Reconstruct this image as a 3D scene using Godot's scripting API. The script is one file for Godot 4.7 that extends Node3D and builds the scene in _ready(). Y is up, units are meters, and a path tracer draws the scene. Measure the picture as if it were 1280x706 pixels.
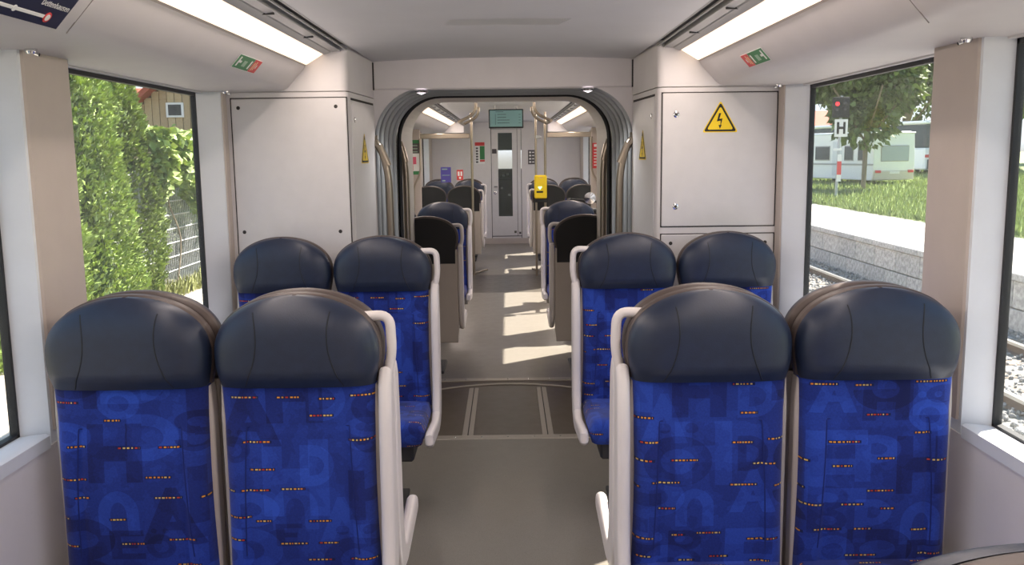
extends Node3D
# A railcar interior looking along the aisle through the gangway. x right, y up, -z ahead, metres; floor at y = 0.

# ---------------------------------------------------------------- mesh builder
class MB:
	var v := PackedVector3Array()
	var n := PackedVector3Array()
	var t := PackedVector2Array()
	var c := PackedColorArray()
	var col := Color(1, 1, 1)

	func tri(a: Vector3, b: Vector3, d: Vector3, na: Vector3, nb: Vector3, nd: Vector3, ta := Vector2.ZERO, tb := Vector2.ZERO, td := Vector2.ZERO) -> void:
		if (b - a).cross(d - a).dot(na + nb + nd) > 0.0:
			v.append(a); v.append(d); v.append(b)
			n.append(na); n.append(nd); n.append(nb)
			t.append(ta); t.append(td); t.append(tb)
		else:
			v.append(a); v.append(b); v.append(d)
			n.append(na); n.append(nb); n.append(nd)
			t.append(ta); t.append(tb); t.append(td)
		c.append(col); c.append(col); c.append(col)

	static func flat_uv(p: Vector3, nn: Vector3) -> Vector2:
		var a := nn.abs()
		if a.x >= a.y and a.x >= a.z:
			return Vector2(-p.z, -p.y)
		if a.y >= a.z:
			return Vector2(p.x, p.z)
		return Vector2(p.x, -p.y)

	func quad(a: Vector3, b: Vector3, d: Vector3, e: Vector3, out := Vector3.ZERO) -> void:
		var nn := (b - a).cross(d - a)
		if nn.length() < 1e-12:
			nn = (d - a).cross(e - a)
		nn = nn.normalized()
		if out != Vector3.ZERO and nn.dot(out) < 0.0:
			nn = -nn
		tri(a, b, d, nn, nn, nn, flat_uv(a, nn), flat_uv(b, nn), flat_uv(d, nn))
		tri(a, d, e, nn, nn, nn, flat_uv(a, nn), flat_uv(d, nn), flat_uv(e, nn))

	# box with chamfered edges, optionally turned
	func box(p: Vector3, s: Vector3, b := 0.0, basis := Basis()) -> void:
		var h := s * 0.5
		b = minf(b, minf(h.x, minf(h.y, h.z)) * 0.95)
		var q := h - Vector3(b, b, b)
		for ax in 3:
			var u := (ax + 1) % 3
			var w := (ax + 2) % 3
			for sg in [-1.0, 1.0]:
				var f: Array = []
				for k in [[-1, -1], [1, -1], [1, 1], [-1, 1]]:
					var r := Vector3.ZERO
					r[ax] = h[ax] * sg
					r[u] = q[u] * k[0]
					r[w] = q[w] * k[1]
					f.append(p + basis * r)
				var o := Vector3.ZERO
				o[ax] = sg
				quad(f[0], f[1], f[2], f[3], basis * o)
		if b <= 0.0:
			return
		for ax in 3:
			var u := (ax + 1) % 3
			var w := (ax + 2) % 3
			for su in [-1.0, 1.0]:
				for sw in [-1.0, 1.0]:
					var f: Array = []
					for k in [[-1.0, 0], [1.0, 0], [1.0, 1], [-1.0, 1]]:
						var r := Vector3.ZERO
						r[ax] = q[ax] * k[0]
						r[u] = (h[u] if k[1] == 0 else q[u]) * su
						r[w] = (q[w] if k[1] == 0 else h[w]) * sw
						f.append(p + basis * r)
					var o := Vector3.ZERO
					o[u] = su
					o[w] = sw
					quad(f[0], f[1], f[2], f[3], basis * o)
		for sx in [-1.0, 1.0]:
			for sy in [-1.0, 1.0]:
				for sz in [-1.0, 1.0]:
					var g := Vector3(sx, sy, sz)
					var a := p + basis * (Vector3(h.x, q.y, q.z) * g)
					var d := p + basis * (Vector3(q.x, h.y, q.z) * g)
					var e := p + basis * (Vector3(q.x, q.y, h.z) * g)
					var nn := (basis * g).normalized()
					tri(a, d, e, nn, nn, nn)

	func span(a: Vector3, b: Vector3, bev := 0.0) -> void:
		box((a + b) * 0.5, (b - a).abs(), bev)

	# closed outline in local xy, pushed along local z from z0 to z1, edges chamfered by bev, corners under 40 degrees shaded smooth
	func prism(poly: PackedVector2Array, xf: Transform3D, z0: float, z1: float, bev := 0.0) -> void:
		var m := poly.size()
		var area := 0.0
		for i in m:
			area += poly[i].cross(poly[(i + 1) % m])
		if area < 0.0:
			poly = poly.duplicate()
			poly.reverse()
		var en: Array = []
		for i in m:
			var e := poly[(i + 1) % m] - poly[i]
			en.append(Vector2(e.y, -e.x).normalized())
		var corner := PackedVector2Array()
		for i in m:
			var a: Vector2 = en[(i + m - 1) % m]
			var b: Vector2 = en[i]
			var k := (a + b).normalized()
			corner.append(k / maxf(0.35, k.dot(b)))
		# rings: [outline, z, how far the normal leans outward, how far along z]
		var rings: Array = []
		var steps := 0 if bev <= 0.0 else (1 if bev < 0.005 else 3)
		for q in steps + 1:
			var ang := PI / 2 * (float(q) / steps if steps else 1.0)
			var shrunk := PackedVector2Array()
			for i in m:
				shrunk.append(poly[i] - corner[i] * bev * (1.0 - sin(ang)))
			rings.append([shrunk, z0 + bev * (1.0 - cos(ang)), sin(ang), -cos(ang)])
		for q in range(steps, -1, -1):
			var f: Array = rings[q]
			rings.append([f[0], z0 + z1 - float(f[1]), f[2], -float(f[3])])
		var inset: PackedVector2Array = rings[0][0]
		for r in rings.size() - 1:
			var za: float = rings[r][1]
			var zb: float = rings[r + 1][1]
			var la := Vector2(rings[r][2], rings[r][3])
			var lb := Vector2(rings[r + 1][2], rings[r + 1][3])
			for i in m:
				var j := (i + 1) % m
				var e: Vector2 = en[i]
				var ep: Vector2 = en[(i + m - 1) % m]
				var ex: Vector2 = en[j]
				var n0 := (e + ep).normalized() if e.dot(ep) > 0.766 else e
				var n1 := (e + ex).normalized() if e.dot(ex) > 0.766 else e
				var a := xf * Vector3(rings[r][0][i].x, rings[r][0][i].y, za)
				var b := xf * Vector3(rings[r][0][j].x, rings[r][0][j].y, za)
				var d := xf * Vector3(rings[r + 1][0][j].x, rings[r + 1][0][j].y, zb)
				var f := xf * Vector3(rings[r + 1][0][i].x, rings[r + 1][0][i].y, zb)
				var ma := (xf.basis * Vector3(n0.x * la.x, n0.y * la.x, la.y)).normalized()
				var mb := (xf.basis * Vector3(n1.x * la.x, n1.y * la.x, la.y)).normalized()
				var mc := (xf.basis * Vector3(n0.x * lb.x, n0.y * lb.x, lb.y)).normalized()
				var md := (xf.basis * Vector3(n1.x * lb.x, n1.y * lb.x, lb.y)).normalized()
				var nn := (xf.basis * Vector3(e.x, e.y, (la.y + lb.y) * 0.4)).normalized()
				var uv := [flat_uv(a, nn), flat_uv(b, nn), flat_uv(d, nn), flat_uv(f, nn)]
				tri(a, b, d, ma, mb, md, uv[0], uv[1], uv[2])
				tri(a, d, f, ma, md, mc, uv[0], uv[2], uv[3])
		var ix := Geometry2D.triangulate_polygon(inset)
		for s in [0, 1]:
			var nn := (xf.basis * Vector3(0, 0, -1.0 if s == 0 else 1.0)).normalized()
			var z := z0 if s == 0 else z1
			for k in range(0, ix.size(), 3):
				var pa := xf * Vector3(inset[ix[k]].x, inset[ix[k]].y, z)
				var pb := xf * Vector3(inset[ix[k + 1]].x, inset[ix[k + 1]].y, z)
				var pd := xf * Vector3(inset[ix[k + 2]].x, inset[ix[k + 2]].y, z)
				tri(pa, pb, pd, nn, nn, nn, flat_uv(pa, nn), flat_uv(pb, nn), flat_uv(pd, nn))

	# smooth net of points; from: a point the surface faces away from
	func net(rows: Array, from: Vector3, closed := false, uvs: Array = []) -> void:
		var h := rows.size()
		var w: int = rows[0].size()
		var ns: Array = []
		for j in h:
			var line := PackedVector3Array()
			for i in w:
				var a: Vector3 = rows[j][(i + w - 1) % w if closed else maxi(i - 1, 0)]
				var b: Vector3 = rows[j][(i + 1) % w if closed else mini(i + 1, w - 1)]
				var d: Vector3 = rows[maxi(j - 1, 0)][i]
				var e: Vector3 = rows[mini(j + 1, h - 1)][i]
				var nn := (b - a).cross(e - d)
				if nn.length() < 1e-12:
					nn = rows[j][i] - from
				nn = nn.normalized()
				if nn.dot(rows[j][i] - from) < 0.0:
					nn = -nn
				line.append(nn)
			ns.append(line)
		for j in h - 1:
			for i in (w if closed else w - 1):
				var k := (i + 1) % w
				var z := Vector2.ZERO
				var ta := [z, z, z, z]
				if uvs.size():
					ta = [uvs[j][i], uvs[j][k], uvs[j + 1][k], uvs[j + 1][i]]
				tri(rows[j][i], rows[j][k], rows[j + 1][k], ns[j][i], ns[j][k], ns[j + 1][k], ta[0], ta[1], ta[2])
				tri(rows[j][i], rows[j + 1][k], rows[j + 1][i], ns[j][i], ns[j + 1][k], ns[j + 1][i], ta[0], ta[2], ta[3])

	# round bar along a path
	func tube(path: PackedVector3Array, r: float, sides := 10, closed := false, flat := 1.0, up := Vector3.UP) -> void:
		var m := path.size()
		var rings: Array = []
		var ns: Array = []
		var side := Vector3.ZERO
		for i in m:
			var d: Vector3
			if closed:
				d = path[(i + 1) % m] - path[(i + m - 1) % m]
			else:
				d = path[mini(i + 1, m - 1)] - path[maxi(i - 1, 0)]
			d = d.normalized()
			if side == Vector3.ZERO:
				side = d.cross(up)
				if side.length() < 0.05:
					side = d.cross(Vector3.RIGHT if absf(d.x) < 0.9 else Vector3.BACK)
			side = (side - d * side.dot(d)).normalized()
			var o := d.cross(side)
			var ring := PackedVector3Array()
			var nl := PackedVector3Array()
			for k in sides:
				var a := TAU * k / sides
				var q := side * cos(a) + o * sin(a) * flat
				ring.append(path[i] + q * r)
				nl.append((side * cos(a) + o * sin(a) / flat).normalized())
			rings.append(ring)
			ns.append(nl)
		for i in (m if closed else m - 1):
			var j := (i + 1) % m
			for k in sides:
				var l := (k + 1) % sides
				tri(rings[i][k], rings[i][l], rings[j][l], ns[i][k], ns[i][l], ns[j][l])
				tri(rings[i][k], rings[j][l], rings[j][k], ns[i][k], ns[j][l], ns[j][k])
		if not closed:
			for e in [0, m - 1]:
				var nn := (path[e] - path[1 if e == 0 else m - 2]).normalized()
				for k in range(1, sides - 1):
					tri(rings[e][0], rings[e][k], rings[e][k + 1], nn, nn, nn)

	# turned shape: profile of (radius, height) about an axis
	func lathe(profile: PackedVector2Array, xf: Transform3D, sides := 16) -> void:
		for i in profile.size() - 1:
			var a := profile[i]
			var b := profile[i + 1]
			var e := b - a
			var nr := Vector2(e.y, -e.x).normalized()
			for k in sides:
				var p0 := TAU * k / sides
				var p1 := TAU * (k + 1) / sides
				var d0 := Vector3(cos(p0), 0, sin(p0))
				var d1 := Vector3(cos(p1), 0, sin(p1))
				var n0 := (xf.basis * (d0 * nr.x + Vector3(0, nr.y, 0))).normalized()
				var n1 := (xf.basis * (d1 * nr.x + Vector3(0, nr.y, 0))).normalized()
				var q0 := xf * (d0 * a.x + Vector3(0, a.y, 0))
				var q1 := xf * (d1 * a.x + Vector3(0, a.y, 0))
				var q2 := xf * (d1 * b.x + Vector3(0, b.y, 0))
				var q3 := xf * (d0 * b.x + Vector3(0, b.y, 0))
				if a.x > 1e-5:
					tri(q0, q1, q2, n0, n1, n1)
				if b.x > 1e-5:
					tri(q0, q2, q3, n0, n1, n0)

	func mesh() -> ArrayMesh:
		var a := []
		a.resize(Mesh.ARRAY_MAX)
		a[Mesh.ARRAY_VERTEX] = v
		a[Mesh.ARRAY_NORMAL] = n
		a[Mesh.ARRAY_TEX_UV] = t
		a[Mesh.ARRAY_COLOR] = c
		var m := ArrayMesh.new()
		m.add_surface_from_arrays(Mesh.PRIMITIVE_TRIANGLES, a)
		return m


# ---------------------------------------------------------------- naming and placing
var taken := {}
var M := {}


func numbered(parent: Node, called: String) -> String:
	var key := str(parent.get_instance_id()) + "/" + called
	var k: int = taken.get(key, 0)
	taken[key] = k + 1
	return called if k == 0 else "%s_%03d" % [called, k]


func put(parent: Node, called: String, what, m: Material, xf := Transform3D()) -> MeshInstance3D:
	var o := MeshInstance3D.new()
	o.mesh = what.mesh() if what is MB else what
	o.material_override = m
	o.name = numbered(parent, called)
	o.transform = xf
	parent.add_child(o, true)
	return o


func tag(o: Node, label: String, category: String, group := "") -> Node:
	o.set_meta("label", label)
	o.set_meta("category", category)
	if group:
		o.set_meta("group", group)
	return o


func thing(called: String, label: String, category: String, at := Vector3.ZERO, turn := 0.0, group := "") -> Node3D:
	var o := Node3D.new()
	o.name = numbered(self, called)
	add_child(o, true)
	o.position = at
	o.rotation.y = turn
	tag(o, label, category, group)
	return o


func structure(called: String, at := Vector3.ZERO) -> Node3D:
	var o := Node3D.new()
	o.name = numbered(self, called)
	add_child(o, true)
	o.position = at
	o.set_meta("kind", "structure")
	return o


func stuff(o: Node) -> Node:
	o.set_meta("kind", "stuff")
	return o


func sp(a: Vector3, b: Vector3, bev := 0.0) -> MB:
	var m := MB.new()
	m.span(a, b, bev)
	return m


func bar(a: Vector3, b: Vector3, r: float, sides := 8) -> MB:
	var m := MB.new()
	m.tube(PackedVector3Array([a, b]), r, sides)
	return m


func curve(pts: Array, steps := 6) -> PackedVector3Array:
	var out := PackedVector3Array()
	for i in pts.size() - 1:
		var a: Vector3 = pts[maxi(i - 1, 0)]
		var b: Vector3 = pts[i]
		var d: Vector3 = pts[i + 1]
		var e: Vector3 = pts[mini(i + 2, pts.size() - 1)]
		for k in steps:
			out.append(b.cubic_interpolate(d, a, e, float(k) / steps))
	out.append(pts[-1])
	return out


func bent(pts: Array, r: float, steps := 6) -> PackedVector3Array:
	# straight runs joined by round bends of radius about r
	var out := PackedVector3Array([pts[0]])
	for i in range(1, pts.size() - 1):
		var p: Vector3 = pts[i]
		var a: Vector3 = p + (pts[i - 1] - p).limit_length(r)
		var b: Vector3 = p + (pts[i + 1] - p).limit_length(r)
		for k in steps + 1:
			var f := float(k) / steps
			out.append(a.lerp(p, f).lerp(p.lerp(b, f), f))
	out.append(pts[-1])
	return out


# ---------------------------------------------------------------- materials
func rgb(r: float, g: float, b: float, a := 1.0) -> Color:
	return Color(r / 255.0, g / 255.0, b / 255.0, a)


func mat(c: Color, rough := 0.6, metal := 0.0) -> StandardMaterial3D:
	var m := StandardMaterial3D.new()
	m.albedo_color = c
	m.roughness = rough
	m.metallic = metal
	return m


func grain(frequency: float, seed_: int, size := 256, octaves := 3, lo := 0.0, hi := 1.0) -> ImageTexture:
	var f := FastNoiseLite.new()
	f.seed = seed_
	f.frequency = frequency
	f.fractal_octaves = octaves
	var im := f.get_seamless_image(size, size)
	im.convert(Image.FORMAT_RGB8)
	if lo != 0.0 or hi != 1.0:
		for y in size:
			for x in size:
				var k := lerpf(lo, hi, im.get_pixel(x, y).r)
				im.set_pixel(x, y, Color(k, k, k))
	return ImageTexture.create_from_image(im)


func textured(m: StandardMaterial3D, tex: Texture2D, scale: float, bump := 0.0, bump_tex: Texture2D = null) -> StandardMaterial3D:
	m.albedo_texture = tex
	m.uv1_triplanar = true
	m.uv1_world_triplanar = true
	m.uv1_scale = Vector3.ONE * scale
	if bump > 0.0:
		m.heightmap_enabled = true
		m.heightmap_scale = bump
		m.heightmap_texture = bump_tex if bump_tex else tex
	return m


# woven moquette: royal blue with big tone-on-tone letter shapes and short broken dashes
func moquette() -> ImageTexture:
	var size := 1024
	var rng := RandomNumberGenerator.new()
	rng.seed = 41
	var f := FastNoiseLite.new()
	f.seed = 5
	f.frequency = 0.006
	var soft := f.get_seamless_image(size, size)
	f.frequency = 0.11
	var fine := f.get_seamless_image(size, size)
	var tone := PackedFloat32Array()
	tone.resize(size * size)
	for y in size:
		for x in size:
			var k := soft.get_pixel(x, y).r
			var q := 0.0
			if k > 0.62:
				q = 0.16
			elif k < 0.4:
				q = -0.15
			tone[y * size + x] = q + (fine.get_pixel(x, y).r - 0.5) * 0.3 + rng.randf_range(-0.09, 0.09)
	var kinds := ["H", "D", "S", "O", "B", "E", "P", "n", "A", "H", "D", "S", "B", "P", "E", "O"]
	for i in 42:
		var kind: String = kinds[i % kinds.size()]
		var cell := Vector2(i % 7, i / 7)
		var w := rng.randi_range(75, 230)
		var h := int(w * rng.randf_range(0.9, 1.3))
		var x0 := int(cell.x * 146 + rng.randf_range(-30, 60))
		var y0 := int(cell.y * 170 + rng.randf_range(-30, 70))
		var amount := 0.34 if rng.randf() < 0.5 else -0.42
		amount *= rng.randf_range(0.7, 1.15)
		for y in h:
			for x in w:
				if glyph(kind, (x + 0.5) / w, (y + 0.5) / h):
					tone[posmod(y0 + y, size) * size + posmod(x0 + x, size)] += amount
	var im := Image.create(size, size, false, Image.FORMAT_RGB8)
	var deep := rgb(9, 28, 100)
	var light := rgb(38, 74, 176)
	for y in size:
		for x in size:
			im.set_pixel(x, y, deep.lerp(light, clampf(0.42 + tone[y * size + x] * 0.85, -0.3, 1.15)))
	var inks := [rgb(222, 146, 44), rgb(224, 186, 96), rgb(176, 50, 36), rgb(214, 126, 40), rgb(208, 176, 110), rgb(222, 150, 50)]
	for gy in 13:
		for gx in 8:
			if rng.randf() < 0.33:
				continue
			var x := gx * 128 + rng.randi_range(0, 70) + (gy % 2) * 50
			var y := gy * 78 + rng.randi_range(0, 34)
			var left := rng.randi_range(40, 100)
			for k in range(-4, left + 4):
				for q in range(-2, 7):
					im.set_pixel(posmod(x + k, size), posmod(y + q, size), deep * 0.7)
			while left > 0:
				var seg := rng.randi_range(4, 9)
				var ink: Color = inks[rng.randi() % inks.size()]
				for k in mini(seg, left):
					for q in 5:
						im.set_pixel(posmod(x + k, size), posmod(y + q, size), ink)
				seg += rng.randi_range(3, 6)
				x += seg
				left -= seg
	im.generate_mipmaps()
	return ImageTexture.create_from_image(im)


func glyph(kind: String, x: float, y: float) -> bool:
	match kind:
		"H":
			return x < 0.3 or x > 0.7 or absf(y - 0.5) < 0.13
		"E":
			return x < 0.32 or y < 0.2 or y > 0.8 or (absf(y - 0.5) < 0.11 and x < 0.8)
		"D":
			var o := Vector2((x - 0.35) / 0.65, (y - 0.5) / 0.5).length()
			var i := Vector2((x - 0.35) / 0.36, (y - 0.5) / 0.24).length()
			return (x < 0.35 or o < 1.0) and not (x > 0.28 and (i < 1.0 or x < 0.35 and absf(y - 0.5) < 0.24))
		"O":
			var o := Vector2((x - 0.5) / 0.5, (y - 0.6) / 0.4).length()
			var dots := Vector2((absf(x - 0.5) - 0.2) / 0.1, (y - 0.08) / 0.08).length()
			return (o < 1.0 and o > 0.5) or dots < 1.0
		"B":
			var p := Vector2((x - 0.45) / 0.5, (absf(y - 0.5) - 0.25) / 0.26)
			var hole := Vector2((x - 0.45) / 0.26, (absf(y - 0.5) - 0.25) / 0.11)
			return (x < 0.45 or p.length() < 1.0) and not hole.length() < 1.0
		"P":
			var p := Vector2((x - 0.45) / 0.5, (y - 0.3) / 0.3).length()
			return x < 0.33 or (p < 1.0 and p > 0.42 and x > 0.3)
		"S":
			var a := Vector2((x - 0.5) / 0.5, (y - 0.28) / 0.28)
			var b := Vector2((x - 0.5) / 0.5, (y - 0.72) / 0.28)
			return (a.length() < 1.0 and a.length() > 0.42 and not (a.x > 0.1 and a.y > 0.0)) or (b.length() < 1.0 and b.length() > 0.42 and not (b.x < -0.1 and b.y < 0.0))
		"n":
			var a := Vector2((x - 0.5) / 0.5, (y - 0.5) / 0.5).length()
			return (x < 0.3 or x > 0.7 or y < 0.5) and (y > 0.5 or a < 1.0) and not (Vector2((x - 0.5) / 0.2, (y - 0.55) / 0.3).length() < 1.0 or (absf(x - 0.5) < 0.2 and y > 0.55))
		"A":
			var s := absf(x - 0.5)
			return s < 0.08 + y * 0.42 and not (s < y * 0.42 - 0.2 and (y > 0.75 or y < 0.6))
	return false


func make_materials() -> void:
	var soft := grain(0.02, 3, 256, 4, 0.975, 1.0)
	var pebble := grain(0.16, 7, 256, 2)
	M.wall = textured(mat(rgb(219, 215, 215), 0.5), soft, 0.7, 0.012, pebble)
	M.wall.uv1_scale = Vector3.ONE * 1.1
	M.pillar = textured(mat(rgb(190, 179, 171), 0.55), soft, 1.3, 0.01, pebble)
	M.frame = textured(mat(rgb(222, 226, 231), 0.45), soft, 1.3)
	M.door = textured(mat(rgb(214, 211, 211), 0.42), soft, 1.7)
	M.ceiling = textured(mat(rgb(208, 208, 210), 0.6), soft, 0.5)
	M.cove = textured(mat(rgb(206, 201, 201), 0.5), soft, 0.9)
	M.dark_line = mat(rgb(48, 44, 42), 0.7)  # dark colour painted for shadow gaps; the small screws share it
	M.joint = mat(rgb(128, 122, 120), 0.8)
	M.black = mat(rgb(18, 18, 20), 0.6)
	M.rubber = mat(rgb(26, 27, 30), 0.5)
	M.fold = textured(mat(rgb(172, 176, 178), 0.4), soft, 3.0)
	M.lining = mat(rgb(206, 200, 194), 0.5)
	M.steel = mat(rgb(158, 147, 132), 0.3, 0.9)
	M.chrome = mat(rgb(220, 220, 222), 0.12, 1.0)
	M.strip = textured(mat(rgb(176, 168, 158), 0.4, 0.5), soft, 4.0)
	M.grille = mat(rgb(168, 168, 168), 0.45, 0.1)
	M.lamp = mat(rgb(255, 246, 236), 0.5)
	M.lamp.emission_enabled = true
	M.lamp.emission = rgb(255, 226, 196)
	M.lamp.emission_energy_multiplier = 1.5
	M.spot = mat(rgb(255, 255, 255), 0.4)
	M.spot.emission_enabled = true
	M.spot.emission = rgb(255, 240, 248)
	M.spot.emission_energy_multiplier = 2.0
	# floor: flecked vinyl
	var fleck := Image.create(512, 512, false, Image.FORMAT_RGB8)
	var rng := RandomNumberGenerator.new()
	rng.seed = 12
	for y in 512:
		for x in 512:
			var k := 0.86 + rng.randf_range(-0.1, 0.1)
			fleck.set_pixel(x, y, Color(k, k, k))
	for i in 5000:
		var k := rng.randf_range(0.55, 1.0)
		fleck.fill_rect(Rect2i(rng.randi() % 510, rng.randi() % 510, rng.randi_range(1, 3), rng.randi_range(1, 2)), Color(k, k, k * 0.98))
	var scuff := grain(0.012, 21, 256, 4, 0.82, 1.0)
	M.floor = textured(mat(rgb(146, 140, 131), 0.34), ImageTexture.create_from_image(fleck), 2.6)
	M.floor.roughness_texture = scuff
	M.floor_dark = M.floor.duplicate()
	M.floor_dark.albedo_color = rgb(98, 93, 86)
	M.floor_gangway = M.floor.duplicate()
	M.floor_gangway.albedo_color = rgb(106, 95, 83)
	# seats
	var weave := moquette()
	for k in 4:
		var m := mat(rgb(255, 255, 255), 0.95)
		m.albedo_texture = weave
		m.uv1_scale = Vector3(1.0 / 0.9, 1.0 / 0.9, 1)
		m.uv1_offset = Vector3(0.13 + 0.27 * k, 0.31 * k, 0)
		m.rim_enabled = true
		m.rim = 0.25
		m.rim_tint = 0.7
		M["fabric%d" % k] = m
	M.leather = textured(mat(rgb(34, 44, 66), 0.4), grain(0.03, 33, 256, 4, 0.88, 1.0), 3.0, 0.02, grain(0.22, 9, 256, 2))
	M.leather.uv1_world_triplanar = false
	M.piping = mat(rgb(14, 32, 104), 0.9)
	M.seam = mat(rgb(20, 24, 32), 0.6)
	M.taupe = mat(rgb(80, 69, 65), 0.45)
	M.shell = textured(mat(rgb(186, 176, 166), 0.5), soft, 1.2)
	M.white = mat(rgb(222, 215, 212), 0.35)
	M.under = mat(rgb(58, 58, 60), 0.6)
	# glass
	M.pane = mat(rgb(150, 158, 152, 0.13), 0.03)  # grey in this tint paints a light haze over the glass
	M.pane.metallic_specular = 0.2
	M.pane.transparency = BaseMaterial3D.TRANSPARENCY_ALPHA
	M.glass = mat(rgb(120, 130, 125, 0.03), 0.04)
	M.glass.metallic_specular = 0.2
	M.glass.transparency = BaseMaterial3D.TRANSPARENCY_ALPHA
	M.dark_glass = mat(rgb(20, 24, 26), 0.08)
	# print
	M.yellow = mat(rgb(240, 206, 30), 0.5)
	M.ink = mat(rgb(30, 26, 22), 0.6)
	M.green = mat(rgb(52, 124, 72), 0.5)
	M.red = mat(rgb(206, 62, 62), 0.5)
	M.navy = mat(rgb(28, 32, 62), 0.5)
	M.paper = mat(rgb(228, 228, 226), 0.6)
	M.purple = mat(rgb(76, 68, 150), 0.5)
	M.grey_ink = mat(rgb(78, 74, 76), 0.6)


# ---------------------------------------------------------------- seats
func head_half(y: float) -> float:
	var t := clampf((y - 0.985) / 0.25, 0.0, 1.0)
	if t < 0.36:
		return 0.213 + 0.014 * sin(t / 0.36 * PI / 2)
	return maxf(0.006, 0.227 * sqrt(maxf(0.0, 1.0 - pow((t - 0.36) / 0.64, 2.25))))


func head_front(x: float, y: float) -> float:
	var t := clampf((y - 0.985) / 0.25, 0.0, 1.0)
	var u := clampf(absf(x) / head_half(y), 0.0, 1.0)
	var thick := 0.074 * (1.0 - 0.75 * pow(t, 7.0)) * minf(1.0, 0.72 + 2.0 * t)
	return -0.035 + thick * pow(1.0 - pow(u, 4.6), 0.42)


func headrest_mesh() -> MB:
	var m := MB.new()
	var rows: Array = []
	for j in 25:
		var t := 1.0 - pow(1.0 - j / 24.0, 1.7)
		var y := 0.985 + 0.25 * t
		var w := head_half(y)
		var row := PackedVector3Array()
		for i in 33:
			var u := sin((i / 32.0 - 0.5) * PI)
			row.append(Vector3(u * w, y, head_front(u * w * 0.9999, y)))
		rows.append(row)
	m.net(rows, Vector3(0, 1.08, -0.2))
	var first: PackedVector3Array = rows[0]
	for i in 32:
		var a := first[i]
		var b := first[i + 1]
		m.quad(a, b, Vector3(b.x, b.y, -0.035), Vector3(a.x, a.y, -0.035), Vector3.DOWN)
	return m


func head_seam(s: float) -> MB:
	var m := MB.new()
	var path := PackedVector3Array()
	for k in 15:
		var f := k / 14.0
		var y := lerpf(0.99, 1.195, f)
		var x := s * (0.134 - 0.066 * f + 0.036 * f * f - 0.012 * sin(f * PI))
		path.append(Vector3(x, y, head_front(x, y) - 0.0004))
	m.tube(path, 0.0021, 6)
	return m


func back_half(y: float) -> float:
	return 0.2165 - 0.007 * sin(clampf((y - 0.45) / 0.53, 0.0, 1.0) * PI)


func back_front(x: float, y: float) -> float:
	var u := absf(x) / back_half(y)
	var edge := pow(maxf(0.0, 1.0 - pow(u, 7.0)), 0.4)
	var wing := 0.011 * smoothstep(0.13, 0.18, absf(x)) * (1.0 - smoothstep(0.82, 0.9, y))
	var line := 0.005 * exp(-pow((absf(x) - 0.136 - 0.02 * (0.9 - y)) / 0.006, 2.0)) * (1.0 - smoothstep(0.86, 0.885, y))
	var cross := 0.005 * exp(-pow((y - 0.872) / 0.006, 2.0)) * (1.0 - smoothstep(0.135, 0.15, absf(x)))
	var lumbar := 0.016 * sin(clampf((y - 0.45) / 0.45, 0.0, 1.0) * PI)
	return -0.045 + (0.047 + lumbar + wing - line - cross) * edge


func back_cushion_mesh() -> MB:
	var m := MB.new()
	var rows: Array = []
	var uvs: Array = []
	for j in 57:
		var y := 0.43 + (0.988 - 0.43) * j / 56.0
		var row := PackedVector3Array()
		var uv := PackedVector2Array()
		for i in 61:
			var u := (i / 60.0) * 2.0 - 1.0
			u = signf(u) * pow(absf(u), 0.85)
			var x := u * back_half(y)
			row.append(Vector3(x, y, back_front(x * 0.9999, y)))
			uv.append(Vector2(x, -y))
		rows.append(row)
		uvs.append(uv)
	m.net(rows, Vector3(0, 0.7, -0.4), false, uvs)
	return m


func seat_cushion_mesh() -> MB:
	var m := MB.new()
	var rows: Array = []
	var uvs: Array = []
	# side view of the pad: from the backrest over the top, round the front lip and under
	var prof := curve([Vector3(0, 0.462, -0.03), Vector3(0, 0.452, 0.12), Vector3(0, 0.462, 0.26), Vector3(0, 0.468, 0.352), Vector3(0, 0.45, 0.393), Vector3(0, 0.405, 0.4), Vector3(0, 0.368, 0.388), Vector3(0, 0.358, 0.34), Vector3(0, 0.358, 0.0)], 5)
	var run := 0.0
	for j in prof.size():
		if j:
			run += prof[j].distance_to(prof[j - 1])
		var mid := Vector3(0, 0.41, clampf(prof[j].z, 0.0, 0.35))
		var row := PackedVector3Array()
		var uv := PackedVector2Array()
		for i in 25:
			var u := (i / 24.0) * 2.0 - 1.0
			u = signf(u) * pow(absf(u), 0.7)
			var edge := pow(maxf(0.0, 1.0 - pow(absf(u) * 0.9999, 16.0)), 0.45)
			var p := mid.lerp(prof[j], edge)
			row.append(Vector3(u * 0.216, p.y, p.z))
			uv.append(Vector2(u * 0.216, -0.45 + run))
		rows.append(row)
		uvs.append(uv)
	m.net(rows, Vector3(0, 0.41, 0.2), false, uvs)
	return m


func head_outline(grow: float, low: float) -> PackedVector2Array:
	var p := PackedVector2Array()
	p.append(Vector2(0.0, low - 0.0))
	if low < 0.98:
		p.append(Vector2(0.205 + grow, low))
		p.append(Vector2(0.213 + grow, low + 0.1))
		p.append(Vector2(0.212 + grow, 0.9))
	else:
		p.append(Vector2(head_half(low) + grow, low))
	for k in range(0, 25):
		var y := 0.985 + 0.25 * (1.0 - pow(1.0 - k / 24.0, 1.9))
		if y <= low + 0.01:
			continue
		p.append(Vector2(head_half(y) + grow * (1.0 if k < 24 else 0.0), y + grow * k / 24.0))
	var m := p.size()
	for k in range(m - 1, 0, -1):
		if p[k].x > 0.008:
			p.append(Vector2(-p[k].x, p[k].y))
	return p


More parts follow.
